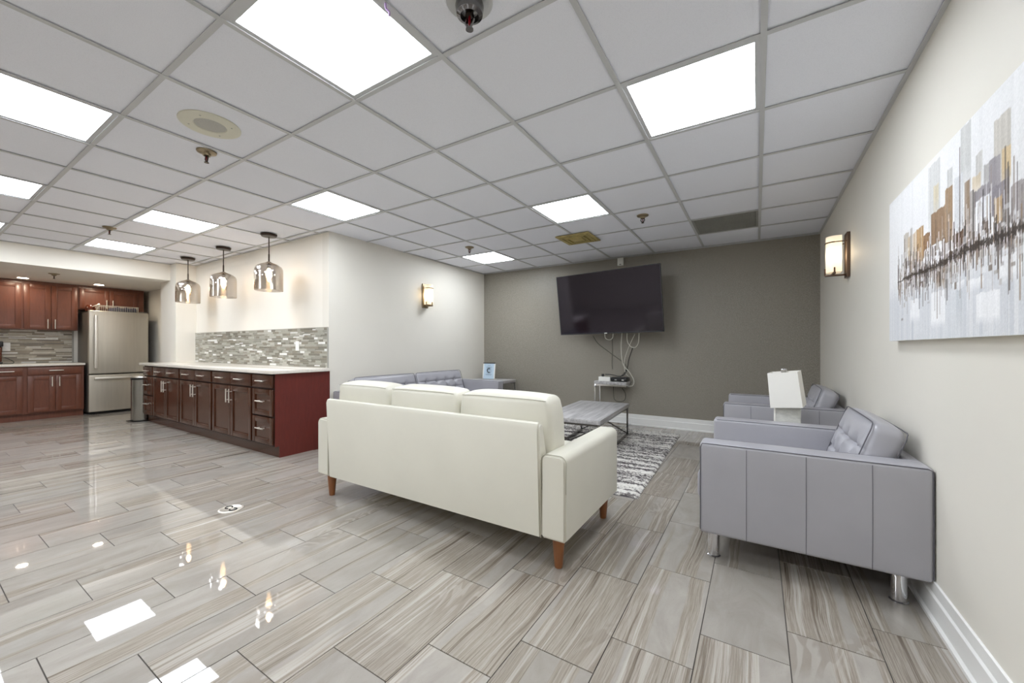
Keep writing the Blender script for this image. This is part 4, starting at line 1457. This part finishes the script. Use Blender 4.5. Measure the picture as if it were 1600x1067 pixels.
LG, GB, BR, DB, PG, WH, GD = (202, 202, 200), (198, 193, 184), (150, 122, 96), (96, 68, 48), (152, 146, 150), (236, 237, 240), (214, 188, 142)
for (y0, y1, z0, z1, col, op, soft) in (
        (2.202, 2.086, 1.52, 1.816, LG, 0.75, 0.1), (1.912, 1.837, 1.60, 1.833, LG, 0.9, 0.1), (1.693, 1.606, 1.567, 1.753, GB, 0.95, 0.0), (2.149, 2.098, 1.60, 1.724, (214, 200, 166), 0.7, 0.08),
        (2.021, 1.973, 1.62, 1.737, (198, 198, 196), 0.8, 0.08), (1.803, 1.762, 1.60, 1.704, (200, 198, 194), 0.9, 0.05), (1.651, 1.606, 1.540, 1.653, GD, 0.85, 0.06), (1.754, 1.708, 1.553, 1.651, (178, 176, 174), 0.9, 0.05),
        (1.83, 1.77, 1.56, 1.64, GD, 0.5, 0.05), (2.508, 2.436, 1.445, 1.625, (196, 188, 178), 0.9, 0.08), (2.453, 2.345, 1.45, 1.600, (206, 186, 158), 0.9, 0.0), (2.420, 2.390, 1.46, 1.630, (184, 180, 176), 0.8, 0.0),
        (2.342, 2.256, 1.46, 1.606, (186, 152, 110), 0.95, 0.0), (2.259, 2.183, 1.47, 1.562, (150, 116, 84), 0.95, 0.0), (2.175, 2.039, 1.500, 1.623, BR, 0.95, 0.0), (2.039, 1.973, 1.480, 1.673, (164, 136, 106), 0.95, 0.0),
        (1.962, 1.892, 1.436, 1.685, (212, 213, 216), 0.95, 0.0), (1.883, 1.846, 1.45, 1.645, (146, 124, 102), 0.95, 0.0), (1.846, 1.815, 1.45, 1.60, (178, 172, 168), 0.9, 0.0), (1.816, 1.720, 1.540, 1.592, PG, 0.95, 0.0),
        (1.723, 1.658, 1.50, 1.650, PG, 0.95, 0.0), (1.708, 1.612, 1.480, 1.567, (146, 140, 146), 0.95, 0.0), (1.803, 1.708, 1.447, 1.558, WH, 0.92, 0.0), (1.693, 1.651, 1.457, 1.531, (190, 160, 118), 0.9, 0.0),
        (1.638, 1.612, 1.437, 1.523, WH, 0.9, 0.0), (1.606, 1.530, 1.434, 1.538, (160, 152, 152), 0.9, 0.0), (1.53, 1.44, 1.44, 1.70, GB, 0.9, 0.0), (1.44, 1.36, 1.44, 1.60, BR, 0.9, 0.0), (1.36, 1.28, 1.43, 1.66, LG, 0.9, 0.0),
        (2.123, 2.050, 1.323, 1.402, (166, 148, 128), 0.85, 0.03), (2.039, 1.931, 1.300, 1.44, (140, 132, 128), 0.7, 0.1), (2.52, 1.30, 1.340, 1.430, (178, 174, 172), 0.55, 0.08), (1.973, 1.883, 1.445, 1.494, DB, 0.95, 0.0),
        (2.25, 2.10, 1.440, 1.500, (222, 222, 224), 0.85, 0.0), (2.45, 2.32, 1.430, 1.470, (210, 210, 212), 0.8, 0.0), (1.95, 1.90, 1.15, 1.30, (190, 194, 198), 0.6, 0.1)):
    block(y0, y1, z0, z1, col, op, soft)
for (y0, y1, z0, z1) in ((2.418, 2.304, 1.211, 1.313), (2.175, 2.039, 1.177, 1.316), (1.983, 1.883, 1.299, 1.326), (1.855, 1.754, 1.279, 1.320), (1.665, 1.50, 1.278, 1.356), (1.80, 1.66, 1.17, 1.27)):
    block(y0, y1, z0, z1, (244, 244, 245), 0.92, 0.03, 2)
# vertical scrapes and drips round the horizon line, then the dark line itself
hz = 1.418 + 0.004 * np.sin(yy * 11) + 0.0025 * np.sin(yy * 61)
for k in range(900):
    yc = AY0 + (2.60 - AY0) * RNG.random() ** 0.9
    i = int((AY1 - yc) / (AY1 - AY0) * (ny_ - 1))
    near = RNG.random()
    up, dn = RNG.exponential(0.045), RNG.exponential(0.040)
    z0_ = hz[i] + RNG.normal(0, 0.03)
    col = [(66, 54, 46), (238, 238, 240), (122, 104, 90), (48, 44, 42), (230, 230, 234), (168, 160, 156), (150, 126, 102)][RNG.integers(7)]
    m = (zz > z0_ - dn) & (zz < z0_ + up)
    op = RNG.uniform(0.45, 0.85)
    w_ = RNG.integers(1, 3)
    IM[i:i + w_, m] = IM[i:i + w_, m] * (1 - op) + np.array(col) * op
for k in range(260):
    # palette-knife dabs
    yc, zc = RNG.uniform(AY0, 2.55), 1.42 + RNG.normal(0, 0.055)
    i, hw_ = int((AY1 - yc) / (AY1 - AY0) * (ny_ - 1)), RNG.integers(2, 9)
    m = (zz > zc) & (zz < zc + RNG.uniform(0.006, 0.035))
    col = [(90, 72, 58), (236, 236, 238), (140, 132, 130), (228, 228, 232), (176, 168, 160)][RNG.integers(5)]
    op = RNG.uniform(0.3, 0.7)
    IM[i:i + hw_, m] = IM[i:i + hw_, m] * (1 - op) + np.array(col) * op
th = np.interp(yy, [AY0, 1.6, 1.9, 2.2, 2.5, 2.62], [0.011, 0.012, 0.013, 0.011, 0.006, 0.0])
th = th * np.clip(1 + 0.5 * RNG.normal(0, 1, ny_), 0.25, 1.9)
dist = np.abs(zz[None, :] - hz[:, None])
a_ = ((dist < th[:, None]) * (RNG.random((ny_, nz_)) * 0.35 + 0.62) * (th[:, None] > 0.001))[..., None]
IM = IM * (1 - a_) + np.array([52, 42, 36]) * a_
IM += RNG.normal(0, 4, (ny_, nz_, 1))
IM = np.clip(IM, 0, 255) / 255
IMl = np.where(IM <= 0.04045, IM / 12.92, ((IM + 0.055) / 1.055) ** 2.4)
V = np.stack([np.full(YY.size, -0.0362), YY.ravel() - (AY0 + AY1) / 2, ZZ.ravel() - AZ0], 1)
F = [(i * nz_ + j, (i + 1) * nz_ + j, (i + 1) * nz_ + j + 1, i * nz_ + j + 1) for i in range(ny_ - 1) for j in range(nz_ - 1)]
cv = MB().add(V, F).build('canvas', 'canvas', art, fix=False, angle=180)
ca = cv.data.color_attributes.new('paint', 'FLOAT_COLOR', 'POINT')
ca.data.foreach_set('color', np.concatenate([IMl.reshape(-1, 3), np.ones((YY.size, 1))], 1).ravel())
hy2, hz2 = (AY1 - AY0) / 2, AZ1 - AZ0
MB().box(-0.036, -0.002, -hy2, hy2, 0, hz2, 0.001, 1).build('stretcher', 'white_plastic', art)
